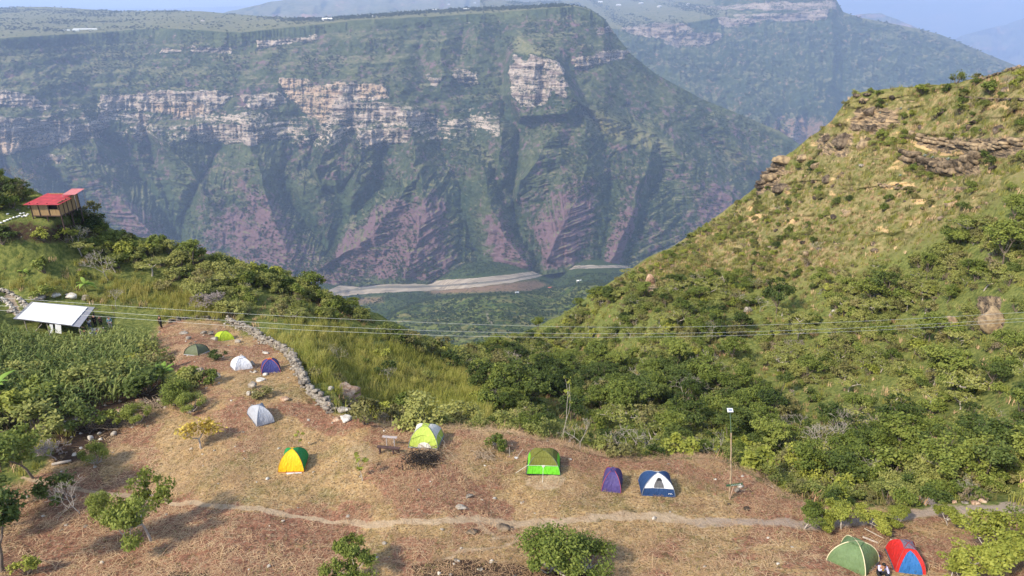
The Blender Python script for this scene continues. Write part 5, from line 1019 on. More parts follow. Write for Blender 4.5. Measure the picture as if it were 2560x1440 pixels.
log_(155, 1160, 1.2, 0.11, 0.35, 'short pale fallen log on the dark soil at left'); log_(2175, 1352, 0.8, 0.06, -0.7, 'pale stump-end of a branch above the red tent'); log_(2242, 1358, 0.7, 0.07, -0.6, 'split pale log just above the red tent')
log_(240, 1055, 2.2, 0.05, 0.25, 'thin dark trunk lying across the bank', BARK); log_(2195, 1340, 1.6, 0.03, -0.9, 'long thin branch lying on the straw above the green tent')
# ------------------------------------------------------------------ tents
def fabric(name, col, rough=0.6, tr=0.12):
    m = NT(name, rough, 0.3); v = m.n('ShaderNodeTexCoord').outputs['Object']; n = m.noise(3.0, 4, 0.6, vec=v); w = m.noise(9.0, 3, 0.5, vec=v, stretch=(1, 1, 0.35))
    cc = m.ramp(n, [(0.3, tuple(c*0.86 for c in col)), (0.7, tuple(min(1, c*1.08) for c in col))]); m.put(m.b.inputs['Base Color'], cc); m.bump(w, 0.8, 0.10)
    t = m.n('ShaderNodeBsdfTranslucent'); m.put(t.inputs[0], cc); x = m.n('ShaderNodeMixShader'); x.inputs[0].default_value = tr
    m.t.links.new(m.b.outputs[0], x.inputs[1]); m.t.links.new(t.outputs[0], x.inputs[2]); m.t.links.new(x.outputs[0], m.t.nodes['Material Output'].inputs['Surface']); return m.m
FB = dict(lime=fabric('lime_fabric', (0.42, 0.56, 0.03)), white=fabric('white_fabric', (0.72, 0.73, 0.76)), olive=fabric('olive_grey_fabric', (0.135, 0.155, 0.085)), black=fabric('black_fabric', (0.018, 0.018, 0.02)), grey=fabric('grey_fabric', (0.23, 0.25, 0.30)),
    lgrey=fabric('light_grey_fabric', (0.42, 0.44, 0.49)), dgrey=fabric('dark_grey_fabric', (0.075, 0.085, 0.11)), blue=fabric('blue_fabric', (0.045, 0.048, 0.19)), orange=fabric('orange_fabric', (0.75, 0.17, 0.03)), yellow=fabric('yellow_fabric', (0.86, 0.55, 0.015)),
    green=fabric('green_fabric', (0.02, 0.26, 0.065)), brown=fabric('orange_brown_fabric', (0.42, 0.15, 0.03)), paleg=fabric('pale_lime_fabric', (0.44, 0.55, 0.09)), cream=fabric('cream_fabric', (0.66, 0.64, 0.58)), moss=fabric('moss_green_fabric', (0.155, 0.16, 0.025)), neon=fabric('bright_green_fabric', (0.16, 0.62, 0.03)),
    purple=fabric('purple_fabric', (0.075, 0.055, 0.19)), navy=fabric('navy_fabric', (0.022, 0.060, 0.165)), sage=fabric('sage_green_fabric', (0.135, 0.205, 0.085)), red=fabric('red_fabric', (0.60, 0.025, 0.02)), azure=fabric('azure_fabric', (0.03, 0.15, 0.40)), slate=fabric('slate_fabric', (0.16, 0.13, 0.17)), mesh=fabric('grey_mesh', (0.13, 0.13, 0.135)))
POLE = dict(black=plain('black_pole', (0.02, 0.02, 0.02), 0.5), orange=plain('orange_pole_sleeve', (0.72, 0.14, 0.03), 0.6), tan=plain('tan_pole_sleeve', (0.62, 0.55, 0.34), 0.6), grey=plain('grey_pole_sleeve', (0.20, 0.22, 0.25), 0.6), white=plain('white_cord', (0.7, 0.7, 0.66), 0.7), red=plain('red_pole_sleeve', (0.45, 0.08, 0.08), 0.6))
def tent(px, py, yaw, w, l, h, faces, label, bands=((0, 1, 0),), base='dgrey', cap=None, capt=0.72, pole='grey', sag=0.07, pw=1.0, extras=None, polew=0.018):
    """faces: fabrics of front, right, back, left; each a tuple with one entry for every band of height"""
    g = G(px, py); r = bpy.data.objects.new('tent', None); link(r); tag(r, label, 'tent')
    e = 12; n = (G(px+e, py)-G(px-e, py)).cross(G(px, py-e)-G(px, py+e)).normalized()
    if n.z < 0: n = -n
    n = (n*0.55+Vector((0, 0, 1))*0.45).normalized(); q = Vector((0, 0, 1)).rotation_difference(n)
    r.rotation_mode = 'QUATERNION'; r.rotation_quaternion = q @ Matrix.Rotation(math.radians(yaw), 3, 'Z').to_quaternion(); r.location = g+n*0.02
    C = [np.array(c, float) for c in ((-w/2, -l/2, 0), (w/2, -l/2, 0), (w/2, l/2, 0), (-w/2, l/2, 0))]
    rn = np.random.default_rng(int(px)); seed = int(px)
    def S(k, u, t, off=0.0):
        A, B = C[k], C[(k+1) % 4]; ph = t*math.pi/2; s = math.cos(ph)**pw; p = (A*(1-u)+B*u)*s; nrm = (A+B); nrm = nrm/np.linalg.norm(nrm)
        wr = 0.018*float(vnoise(np.array(u*7+k*9+seed), np.array(t*5+u*4), seed))*math.sin(math.pi*min(1, t*1.1))
        p = p-nrm*(sag*4*u*(1-u)*math.sin(math.pi*min(1, t+0.08))-off-wr); p[2] = h*math.sin(ph)+off*0.6*t; return p
    FN = ('front_panel', 'right_panel', 'back_panel', 'left_panel')
    for k in range(4):
        fs = faces[k] if isinstance(faces[k], tuple) else (faces[k],)*len(bands)
        for (t0, t1, _), f in zip(bands, fs):
            nu, nt = 12, max(3, int(14*(t1-t0))); V = np.array([[S(k, i/nu, t0+(t1*0.995-t0)*j/nt) for i in range(nu+1)] for j in range(nt+1)]).reshape(-1, 3)
            obj(FN[k] if t0 == 0 or len(bands) == 1 else 'upper_'+FN[k], np_mesh('panel', V, grid_quads(nt+1, nu+1), FB[f]), r)
        segs = []; sg2 = [(S(k, i/8, 0.0, 0.012)*1+np.array([0, 0, 0.03]), S(k, (i+1)/8, 0.0, 0.012)+np.array([0, 0, 0.03]), 0.042, 0.042) for i in range(8)]
        obj('groundsheet_edge', tubes_mesh('hem', sg2, FB[base], 6), r)
    for k in (0, 1):
        pts = [S(k, 0, j/12, 0.012) for j in range(12)]+[np.array([0, 0, h+0.012])]+[S(k+2, 0, j/12, 0.012) for j in range(11, -1, -1)]
        obj('pole', tubes_mesh('pole', [(a, b, polew, polew) for a, b in zip(pts[:-1], pts[1:])], POLE[pole], 5), r)
    if cap:
        V, Q = [], []; 
        for k in range(4):
            b0 = len(V); nu = 6
            for j in range(5):
                for i in range(nu+1): tt = capt+(1-capt)*j/4; p = S(k, i/nu, min(tt, 0.999), 0.03); p[2] += 0.02 - (0.05*4*(i/nu)*(1-i/nu) if j == 0 else 0)*-0.6; V.append(p)
            Q += [[b0+a for a in q4] for q4 in grid_quads(5, nu+1).tolist()]
        obj('rain_cap', np_mesh('rain_cap', np.array(V), np.array(Q), FB[cap]), r)
    def arch(k, u0, u1, t0, t1, mat, name, off=0.02, shape=None, parent=None):
        nu, nt = 10, 8; V = []
        for j in range(nt+1):
            for i in range(nu+1):
                b = j/nt; hw = (math.sqrt(max(0, 1-b**2)) if shape != 'rect' else 1.0); uc = (u0+u1)/2; V.append(S(k, uc+(i/nu-0.5)*(u1-u0)*max(hw, 0.02), t0+(t1-t0)*b, off))
        return obj(name, np_mesh(name, np.array(V), grid_quads(nt+1, nu+1), FB[mat]), parent or r)
    def cord(p0, p1, name='guy_line'): return obj(name, tubes_mesh(name, [(p0, p1, 0.012, 0.012)], POLE['white'], 4), r)
    if extras: extras(r, S, arch, cord, C)
    return r
tent(561, 848, 38, 1.7, 1.7, 0.95, ('lime',)*4, 'lime green dome tent, farthest up the clearing', base='grey', pole='black', polew=0.008)
tent(492, 883, -16, 1.75, 1.6, 0.95, ('olive',)*4, 'grey olive dome tent with dark pole sleeves, left of the others', base='lgrey', pole='black', polew=0.03)
tent(604, 919, 34, 1.55, 1.9, 1.05, (('white', 'white'), ('grey', 'white'), ('grey', 'white'), ('white', 'white')), 'white dome tent with a grey lower band, beside the blue one', bands=((0, 0.3, 0), (0.3, 1, 0)), base='grey', pole='white', cap='white', capt=0.76, polew=0.01)
tent(677, 927, 20, 1.65, 1.9, 1.15, ('blue',)*4, 'dark blue dome tent with orange cap and pole sleeves', base='blue', pole='orange', cap='orange', capt=0.88, polew=0.014)
tent(652, 1046, 38, 1.35, 2.2, 1.15, (('lgrey', 'lgrey'), ('grey', 'grey'), ('grey', 'grey'), ('lgrey', 'lgrey')), 'grey dome tent standing alone with its sunlit front painted lighter', bands=((0, 0.5, 0), (0.5, 1, 0)), base='dgrey', pole='lgrey' if 'lgrey' in POLE else 'grey', polew=0.008)  # lit sides get the lighter grey fabric, shaded sides the darker one
def yx(r, S, arch, cord, C):
    V = np.array([[S(0, u, 0.0, o) for u in np.linspace(0.3, 0.92, 7)] for o in (0.02, 0.16+0.0)]); V[..., 2] = np.array([[0.02]*7, [0.015]*7]); V[1, :, 1] -= np.array([.1, .08, .05, 0, .03, 0, 0.02])
    obj('white_mat', np_mesh('white_mat', V.reshape(-1, 3), grid_quads(2, 7), FB['white']), r)
tent(735, 1163, 4, 1.75, 1.75, 1.35, ('yellow', 'green', 'yellow', 'green'), 'yellow and green dome tent with orange brown hem, in the middle of the slope', base='brown', pole='green' if 'green' in POLE else 'orange', polew=0.006, extras=yx, sag=0.05)
def lx(r, S, arch, cord, C):
    arch(0, 0.3, 0.78, 0.02, 0.22, 'cream', 'door_patch', 0.02)
    V, Q = [], []
    for k in range(4):                                   # rain fly with a peak over the door
        for half in (0, 1):
            b0 = len(V); fb = len(V)
            for j in range(7):
                for i in range(7):
                    u = (half+i/6)*0.5; lo = 0.40+0.07*math.cos(2*math.pi*(u-0.5)) if k % 2 == 0 else 0.36; V.append(S(k, u, min(lo+(1-lo)*j/6, 0.998), 0.055))
            m_ = ('paleg', 'paleg') if k % 2 == 0 else ('cream', 'cream')
            obj('fly_panel', np_mesh('fly', np.array(V[b0:]), grid_quads(7, 7), FB[m_[half]]), r)
    cord(S(1, 0.5, 0.3, 0.05), S(1, 0.5, 0, 0.35))
tent(1066, 1105, -7, 2.1, 1.9, 1.35, ('paleg',)*4, 'lime and white dome tent with a cream door patch, beside the benches', base='grey', pole='grey', cap='paleg', capt=0.86, extras=lx, polew=0.02)
def gx(r, S, arch, cord, C):
    for k, u in ((1, 0.35), (3, 0.65)): arch(k, u-0.07, u+0.07, 0.66, 0.74, 'neon', 'round_badge', 0.03); arch(k, u-0.07, u+0.07, 0.66, 0.60, 'neon', 'round_badge', 0.03)
    cord(S(0, 0.5, 0.33, 0.03), np.array([-0.02, C[0][1]-0.85, 0.02])); cord(S(3, 1, 0.34, 0.03), np.array([C[0][0]-0.75, C[0][1]+0.1, 0.02])); arch(0, 0.44, 0.56, 0.33, 0.25, 'cream', 'door_tab', 0.03)
    cord(S(0, 0.0, 0.33, 0.03), S(0, 1.0, 0.33, 0.03), 'white_seam')
tent(1359, 1168, -4, 2.25, 1.9, 1.35, (('neon', 'moss'),)*4, 'moss green dome tent with a bright green lower band', bands=((0, 0.32, 0), (0.32, 1, 0)), base='black', pole='grey', cap='moss', capt=0.6, extras=gx, polew=0.01)
tent(1530, 1214, -12, 1.25, 1.9, 1.2, ('purple',)*4, 'narrow purple dome tent with red seams, left of the navy and white one', base='dgrey', pole='red', cap='purple', capt=0.85, polew=0.014)
def nx(r, S, arch, cord, C):
    arch(0, 0.33, 0.68, 0.30, 0.70, 'mesh', 'mesh_window', 0.02); arch(0, 0.42, 0.66, 0.55, 0.70, 'black', 'opening_shade', 0.026)  # black patch paints the unlit inside behind the window
    V = []; rn = np.random.default_rng(4)
    for j, (u, t) in enumerate(((0.80, 0.10), (0.83, 0.135), (0.86, 0.11), (0.89, 0.13), (0.92, 0.10))): V.append(S(0, u, t, 0.025))
    obj('logo', tubes_mesh('logo', [(a, b, 0.022, 0.022) for a, b in zip(V[:-1], V[1:])], FB['white'], 4), r)
tent(1641, 1222, -3, 2.1, 1.75, 1.2, (('navy', 'white'), ('navy', 'navy'), ('navy', 'white'), ('navy', 'navy')), 'navy and white dome tent with an arched mesh window', bands=((0, 0.28, 0), (0.28, 1, 0)), base='navy', pole='grey', extras=nx, polew=0.02)
tent(2131, 1405, 44, 2.0, 2.0, 1.3, ('sage',)*4, 'sage green dome tent with cream pole sleeves beside the seated person', base='dgrey', pole='tan', cap='sage', capt=0.8, polew=0.028)
def rx_(r, S, arch, cord, C): arch(0, 0.10, 0.90, 0.02, 0.70, 'azure', 'blue_door', 0.03)
tent(2262, 1408, -14, 1.45, 2.0, 1.25, ('red', 'red', 'red', 'red'), 'red dome tent with a blue front door at the lower right', base='dgrey', pole='red', cap='slate', capt=0.74, extras=rx_, polew=0.012)

# ------------------------------------------------------------------ furniture of the camp
def box_mesh(name, boxes, mat, bevel=0.0):
    bm = bmesh.new()
    for c, s, *rot in boxes:
        M = Matrix.Translation(c) @ (Matrix.Rotation(rot[0][1], 4, rot[0][0]) if rot else Matrix.Identity(4)) @ Matrix.Diagonal((*s, 1))
        bmesh.ops.create_cube(bm, size=1.0, matrix=M)
    if bevel: bmesh.ops.bevel(bm, geom=bm.edges[:], offset=bevel, segments=1, affect='EDGES')
    me = bpy.data.meshes.new(name); bm.to_mesh(me); bm.free(); me.materials.append(mat); return me
DWOOD = plain('dark_wood', (0.075, 0.045, 0.040), 0.85, 0.4, 5); GWOOD = plain('weathered_wood', (0.36, 0.31, 0.29), 0.9, 0.25, 6); BAMBOO = None
def root(name, px, py, yaw, label, cat, group=None, dz=0.0):
    r = bpy.data.objects.new(name, None); link(r); r.location = G(px, py)+Vector((0, 0, dz)); r.rotation_euler = (0, 0, math.radians(yaw)); tag(r, label, cat, group); return r
r = root('bench', 972, 1134, -9, 'dark wooden plank bench left of the lime and white tent', 'bench')
obj('seat', box_mesh('seat', [((0, 0, 0.52), (1.65, 0.26, 0.07)), ((0, -0.09, 0.46), (1.5, 0.06, 0.05))], DWOOD, 0.008), r)
for x, y in ((-0.62, -0.08), (0.38, -0.1), (0.68, 0.08), (-0.66, 0.1)): obj('leg', box_mesh('leg', [((x, y, 0.2), (0.11, 0.11, 0.57))], DWOOD, 0.01), r)
r = root('plank_table', 976, 1118, -9, 'pale weathered plank on two posts behind the dark bench', 'table')
obj('tabletop', box_mesh('tabletop', [((0, 0, 0.86), (1.08, 0.24, 0.05))], GWOOD, 0.008), r)
for x in (-0.25, 0.32): obj('leg', box_mesh('leg', [((x, 0, 0.4), (0.075, 0.075, 0.86))], GWOOD, 0.008), r)
# lamp pole
r = root('solar_lamp', 1823, 1246, 0, 'tall crooked pole carrying a small solar lamp at the right camp edge', 'street lamp')
pts = [(0, 0, -0.2), (-0.06, 0, 1.2), (-0.12, 0, 2.1), (-0.25, 0, 2.9), (-0.31, 0, 3.7), (-0.39, 0, 4.3), (-0.46, 0, 5.0)]
obj('trunk_pole', tubes_mesh('trunk_pole', [(a, b, 0.065-0.004*i, 0.062-0.004*i) for i, (a, b) in enumerate(zip(pts[:-1], pts[1:]))], plain('peeled_trunk', (0.32, 0.24, 0.15), 0.9, 0.5, 3), 8), r)
obj('metal_pipe', tubes_mesh('metal_pipe', [((-0.44, 0, 4.8), (-0.72, 0, 6.55), 0.025, 0.025)], plain('green_metal', (0.10, 0.16, 0.10), 0.5), 8), r)
obj('lamp_frame', box_mesh('lamp_frame', [((-0.72, 0.0, 6.6), (0.34, 0.27, 0.04), ('X', 0.5))], plain('white_metal', (0.75, 0.76, 0.78), 0.4), 0.008), r)
obj('solar_panel', box_mesh('solar_panel', [((-0.72, -0.012, 6.624), (0.24, 0.18, 0.012), ('X', 0.5))], plain('solar_cells', (0.22, 0.25, 0.33), 0.25), 0), r)
obj('brace', tubes_mesh('brace', [((-0.02, -0.1, -0.1), (0.16, -0.06, 1.0), 0.045, 0.04)], plain('split_pole', (0.36, 0.24, 0.17), 0.9, 0.3, 4), 6), r)
r = root('signboard', 1826, 1244, 0, 'green arrow board tilted on the lamp pole with faded white lettering', 'sign')
sm = plain('green_board', (0.045, 0.10, 0.05), 0.7)
obj('board', box_mesh('board', [((0.08, -0.14, 1.12), (1.05, 0.03, 0.17), ('Y', -0.13))], sm, 0.006), r)
V = []; 
for i in range(9): V.append(np.array([-0.12+0.07*i, -0.165, 1.085+0.009*i+0.022*(1 if i % 2 else -1)]))
obj('lettering', tubes_mesh('lettering', [(a, b, 0.009, 0.009) for a, b in zip(V[:-1], V[1:])]+[((0.44, -0.165, 1.12), (0.44, -0.165, 1.22), 0.02, 0.02), ((0.40, -0.165, 1.17), (0.49, -0.165, 1.175), 0.02, 0.02)], POLE['white'], 4), r)
# spade, stick, towel
r = root('spade', 1291, 1143, 0, 'spade leaning on the ground right of the stick pile', 'spade'); obj('handle', tubes_mesh('handle', [((0.05, -0.05, 0.05), (0.48, 0.35, 0.45), 0.02, 0.018)], GWOOD, 6), r)
obj('blade', box_mesh('blade', [((-0.02, -0.1, 0.03), (0.22, 0.26, 0.025), ('Z', 0.8))], plain('worn_steel', (0.5, 0.49, 0.47), 0.45), 0.01), r)
r = root('hoe', 1274, 1142, 0, 'upright wooden handle of a hoe beside the spade', 'hoe'); obj('handle', tubes_mesh('handle', [((0, 0, 0), (0.0, 0, 0.82), 0.022, 0.02)], GWOOD, 6), r); obj('blade', box_mesh('blade', [((-0.06, -0.05, 0.03), (0.22, 0.14, 0.02))], plain('rusty_steel', (0.2, 0.12, 0.09), 0.7), 0.005), r)
r = root('stake', 1235, 1120, 0, 'thin stake from which the white towel hangs', 'stake'); obj('rod', tubes_mesh('rod', [((0, 0, 0), (0.02, 0, 1.0), 0.018, 0.015)], STICK, 5), r)
V = [];
for j in range(9):
    for i in range(5): V.append(np.array([-0.10+0.05*i*(0.5+0.6*j/8), -0.03-0.02*math.sin(i*2.1+j*0.3), 0.98-0.085*j]))
o = obj('towel', np_mesh('towel', np.array(V), grid_quads(9, 5), FB['white'])); o.location = G(1235, 1120); tag(o, 'white towel hanging from the thin stake', 'towel')
sdm = o.modifiers.new('thick', 'SOLIDIFY'); sdm.thickness = 0.02
# white sandbags by the cabin
SACK = plain('white_sacks', (0.72, 0.72, 0.70), 0.8, 0.1, 4)
for i, (x, y, a) in enumerate(((3, 558, .3), (12, 554, .3), (19, 551, .3), (27, 548, .3), (35, 545, .2), (43, 543, .2), (50, 541, .1), (57, 543, 1.2), (62, 540, .2), (52, 535, .1), (60, 534, .1), (70, 537, .3), (66, 541, .1), (20, 536, 1.3))):
    v = rock_verts(np.random.default_rng(i+60), (0.24, 0.15, 0.12), ICO2_V, 0.06); o = obj('sandbag', np_mesh('sandbag', v, ICO2_F, SACK)); o.location = G(x, y)+Vector((0, 0, 0.08)); o.rotation_euler = (0, 0, a)
    tag(o, ['first', 'second', 'third', 'fourth', 'fifth', 'sixth', 'seventh', 'eighth', 'ninth', 'tenth', 'eleventh', 'twelfth', 'thirteenth', 'fourteenth'][sorted((3, 12, 19, 27, 35, 43, 50, 57, 62, 52, 60, 70, 66, 20)).index(x)]+' white sack from left in the line edging the cabin path', 'sandbag', 'sacks edging the cabin path')

# ------------------------------------------------------------------ cabin and shelter
bm_ = NT('bamboo_wall', 0.8, 0.2); vv = bm_.n('ShaderNodeTexCoord').outputs['Object']; s1 = bm_.noise(14, 3, 0.6, vec=vv, stretch=(1, 1, 0.06)); s2 = bm_.noise(1.2, 4, 0.6, vec=vv)
bm_.bump(s1, 0.6, 0.05); BAMBOO = bm_.base(bm_.mix(s2, bm_.ramp(s1, [(0.38, (0.17, 0.105, 0.05)), (0.6, (0.42, 0.28, 0.13))]), (0.30, 0.20, 0.10)))
ROOFR = plain('red_sheet', (0.40, 0.045, 0.05), 0.5, 0.35, 1.5); ROOFP = plain('faded_red_sheet', (0.48, 0.17, 0.17), 0.5, 0.2, 2)
def project(p): 
    zc = p[1]*CA-p[2]*SA; return (1280+F*p[0]/zc, 720-F*(p[1]*SA+p[2]*CA)/zc)
def corrugated(name, quad, mat, n=40, amp=0.025, thick=0.02):
    """sheet with waves running down the slope; quad = front left, front right, back right, back left"""
    a, b, c, d = [np.array(q, float) for q in quad]; nu = n*2; V = []
    nn = np.cross(b-a, d-a); nn /= np.linalg.norm(nn)
    for j in range(5):
        for i in range(nu+1):
            u = i/nu; v = j/4; V.append((a*(1-u)+b*u)*(1-v)+(d*(1-u)+c*u)*v+nn*amp*(i % 2))
    return np_mesh(name, np.array(V), grid_quads(5, nu+1), mat, smooth_sh=False)
r = root('cabin', 84, 547, 0, 'bamboo cabin on stilts with a red sheet roof at the left ridge', 'cabin', dz=0.0); W, D = 3.75, 4.3; z0 = 0.4
for x in (0, W*0.5, W):
    for y in (0, D*0.5, D): obj('stilt', tubes_mesh('stilt', [((x, y, -1.6), (x, y, z0), 0.09, 0.08)], DWOOD, 7), r)
obj('floor', box_mesh('floor', [((W/2, D/2, z0), (W+0.2, D+0.2, 0.12))], DWOOD, 0.01), r)
wl = obj('front_wall', box_mesh('front_wall', [((W*0.31, 0, z0+0.8), (W*0.62, 0.06, 1.46)), ((W*0.81, 0, z0+0.48), (W*0.38, 0.06, 0.84)), ((W*0.97, 0, z0+1.15), (W*0.06, 0.06, 0.7))], BAMBOO), r)
obj('opening_shade', box_mesh('opening_shade', [((W*0.78, 0.25, z0+1.18), (W*0.32, 0.03, 0.62))], plain('interior_shade', (0.02, 0.016, 0.014), 0.9)), wl)  # dark sheet standing in for the shade inside the opening
for x in (0.03, W*0.28, W*0.62, W): obj('post', tubes_mesh('post', [((x, -0.06, z0), (x, -0.06, z0+1.75), 0.06, 0.055)], DWOOD, 6), r)
obj('right_wall', box_mesh('right_wall', [((W, D*0.3, z0+0.95), (0.06, D*0.6, 1.75)), ((W, D*0.8, z0+1.0), (0.06, D*0.4, 1.9))], BAMBOO), r); obj('left_wall', box_mesh('left_wall', [((0, D/2, z0+0.85), (0.06, D, 1.6))], BAMBOO), r); obj('back_wall', box_mesh('back_wall', [((W/2, D, z0+1.0), (W, 0.06, 1.9))], BAMBOO), r)
for y in (0.8, 1.6, 2.6, 3.4, 4.2): obj('post', tubes_mesh('post', [((W+0.06, y, z0-0.3), (W+0.06, y, z0+1.9+0.03*y), 0.06, 0.055)], DWOOD, 6), r)
zf, zb = z0+1.62, z0+1.85; sl = (zb-zf)/(D+1.0)
def rz(y): return zf+sl*(y+0.6)
obj('roof', corrugated('roof', [(-0.55, -0.6, rz(-0.6)), (W-0.35+0.2, -0.6, rz(-0.6)), (W-0.35+0.2, D+0.4, rz(D+0.4)), (-0.55, D+0.4, rz(D+0.4))], ROOFR), r)
obj('roof', corrugated('roof', [(W-0.16, -0.6, rz(-0.6)), (W+0.35, -0.6, rz(-0.6)), (W+0.35, D*0.56, rz(D*0.56)), (W-0.16, D*0.56, rz(D*0.56))], ROOFR, 6), r)
obj('raised_roof', corrugated('raised_roof', [(W-1.0, D*0.60, rz(D*0.60)+0.40), (W+0.75, D*0.60, rz(D*0.60)+0.40), (W+0.75, D+0.7, rz(D+0.7)+0.55), (W-1.0, D+0.7, rz(D+0.7)+0.55)], ROOFP, 16), r)
for x, y in ((W-0.9, D*0.62), (W+0.6, D*0.62), (W+0.6, D+0.5)): obj('post', tubes_mesh('post', [((x, y, z0), (x, y, rz(y)+0.42), 0.035, 0.035)], GWOOD, 5), r)
print('cabin front', [tuple(round(v) for v in project(np.array(r.location)+np.array(p))) for p in ((-0.55, -0.6, rz(-0.6)), (W+0.35, -0.6, rz(-.6)), (W-0.15, D+0.4, rz(D+.4)), (-0.55, D+0.4, rz(D+0.4)), (0, 0, z0), (W, 0, z0))], 'want 68,512 143,515 165,480 120,480 82,541 150,541')

MET = plain('grey_sheet_metal', (0.34, 0.34, 0.38), 0.45, 0.1, 1.0, 0.3); WHT = plain('white_plastic_sheet', (0.80, 0.81, 0.82), 0.45, 0.10, 0.9)
zS = 77.0; RQ = [at(32, 797, 78.5), at(199, 818, 77.0), at(237, 768, 84.0), at(78, 754, 85.5)]
base = G(120, 850); r = bpy.data.objects.new('shelter', None); link(r); r.location = base; tag(r, 'open shelter with a white and grey lean-to sheet roof above the maize', 'shelter')
q = [np.array(p-base) for p in RQ]
obj('roof', corrugated('roof', q, MET, 50, 0.02), r)
def bil(u, v, up=0.0): p = (q[0]*(1-u)+q[1]*u)*(1-v)+(q[3]*(1-u)+q[2]*u)*v; return p+np.array([0, 0, up])
obj('white_sheet', corrugated('white_sheet', [bil(0.06, 0.0, 0.10), bil(0.885, 0.0, 0.10), bil(0.905, 0.93, 0.10), bil(0.055, 0.93, 0.10)], WHT, 44, 0.012), r)
for u_, v_, nm in ((0.16, 0.04, 'post'), (0.50, 0.04, 'post'), (0.97, 0.06, 'post'), (0.08, 0.95, 'post'), (0.5, 0.95, 'post'), (0.97, 0.95, 'post')):
    p = bil(u_, v_, -0.03); gz = -0.8 if v_ < 0.5 else -0.6
    obj(nm, tubes_mesh(nm, [((p[0], p[1], p[2]-2.5), tuple(p), 0.06, 0.055)], BARK if v_ > 0.5 else GWOOD, 6), r)
for v_ in (0.34, 0.64): obj('seam', tubes_mesh('seam', [(bil(0.06, v_, 0.13), bil(0.90, v_, 0.13), 0.022, 0.022)], MET, 4), r)
for v_ in (0.04, 0.5, 0.95): obj('beam', tubes_mesh('beam', [(bil(0.01, v_, -0.07), bil(1.06, v_, -0.07), 0.05, 0.045)], DWOOD, 6), r)
obj('brace', tubes_mesh('brace', [(bil(0.28, 0.02, -1.4), bil(0.42, 0.04, -0.3), 0.04, 0.04)], GWOOD, 6), r)
for k, (x, w_) in enumerate(((126, 5), (143, 9))):
    a_ = at(x, 812, 77.6); m = 77.6/F; o = obj('white_sheet_panel', box_mesh('white_sheet_panel', [((0, 0, -0.5), (w_*m*1.6, 0.03, 1.1), ('Y', 0.18))], WHT)); o.location = a_; tag(o, ('narrow' if k == 0 else 'wider')+' white sheet hanging under the front edge of the shelter roof', 'sheet')
r = root('camp_table', 243, 838, 8, 'long table where people sit at the right end of the shelter', 'table', dz=0.0)
obj('tabletop', box_mesh('tabletop', [((0, 0, 0.74), (1.5, 0.8, 0.05))], GWOOD, 0.01), r)
for x in (-0.65, 0.65):
    for y in (-0.3, 0.3): obj('leg', box_mesh('leg', [((x, y, 0.36), (0.06, 0.06, 0.72))], GWOOD, 0.005), r)
r = root('thin_post', 287, 792, 0, 'thin upright post at the right of the shelter', 'post'); obj('rod', tubes_mesh('rod', [((0, 0, 0), (0, 0, 1.5), 0.03, 0.025)], BARK, 5), r)

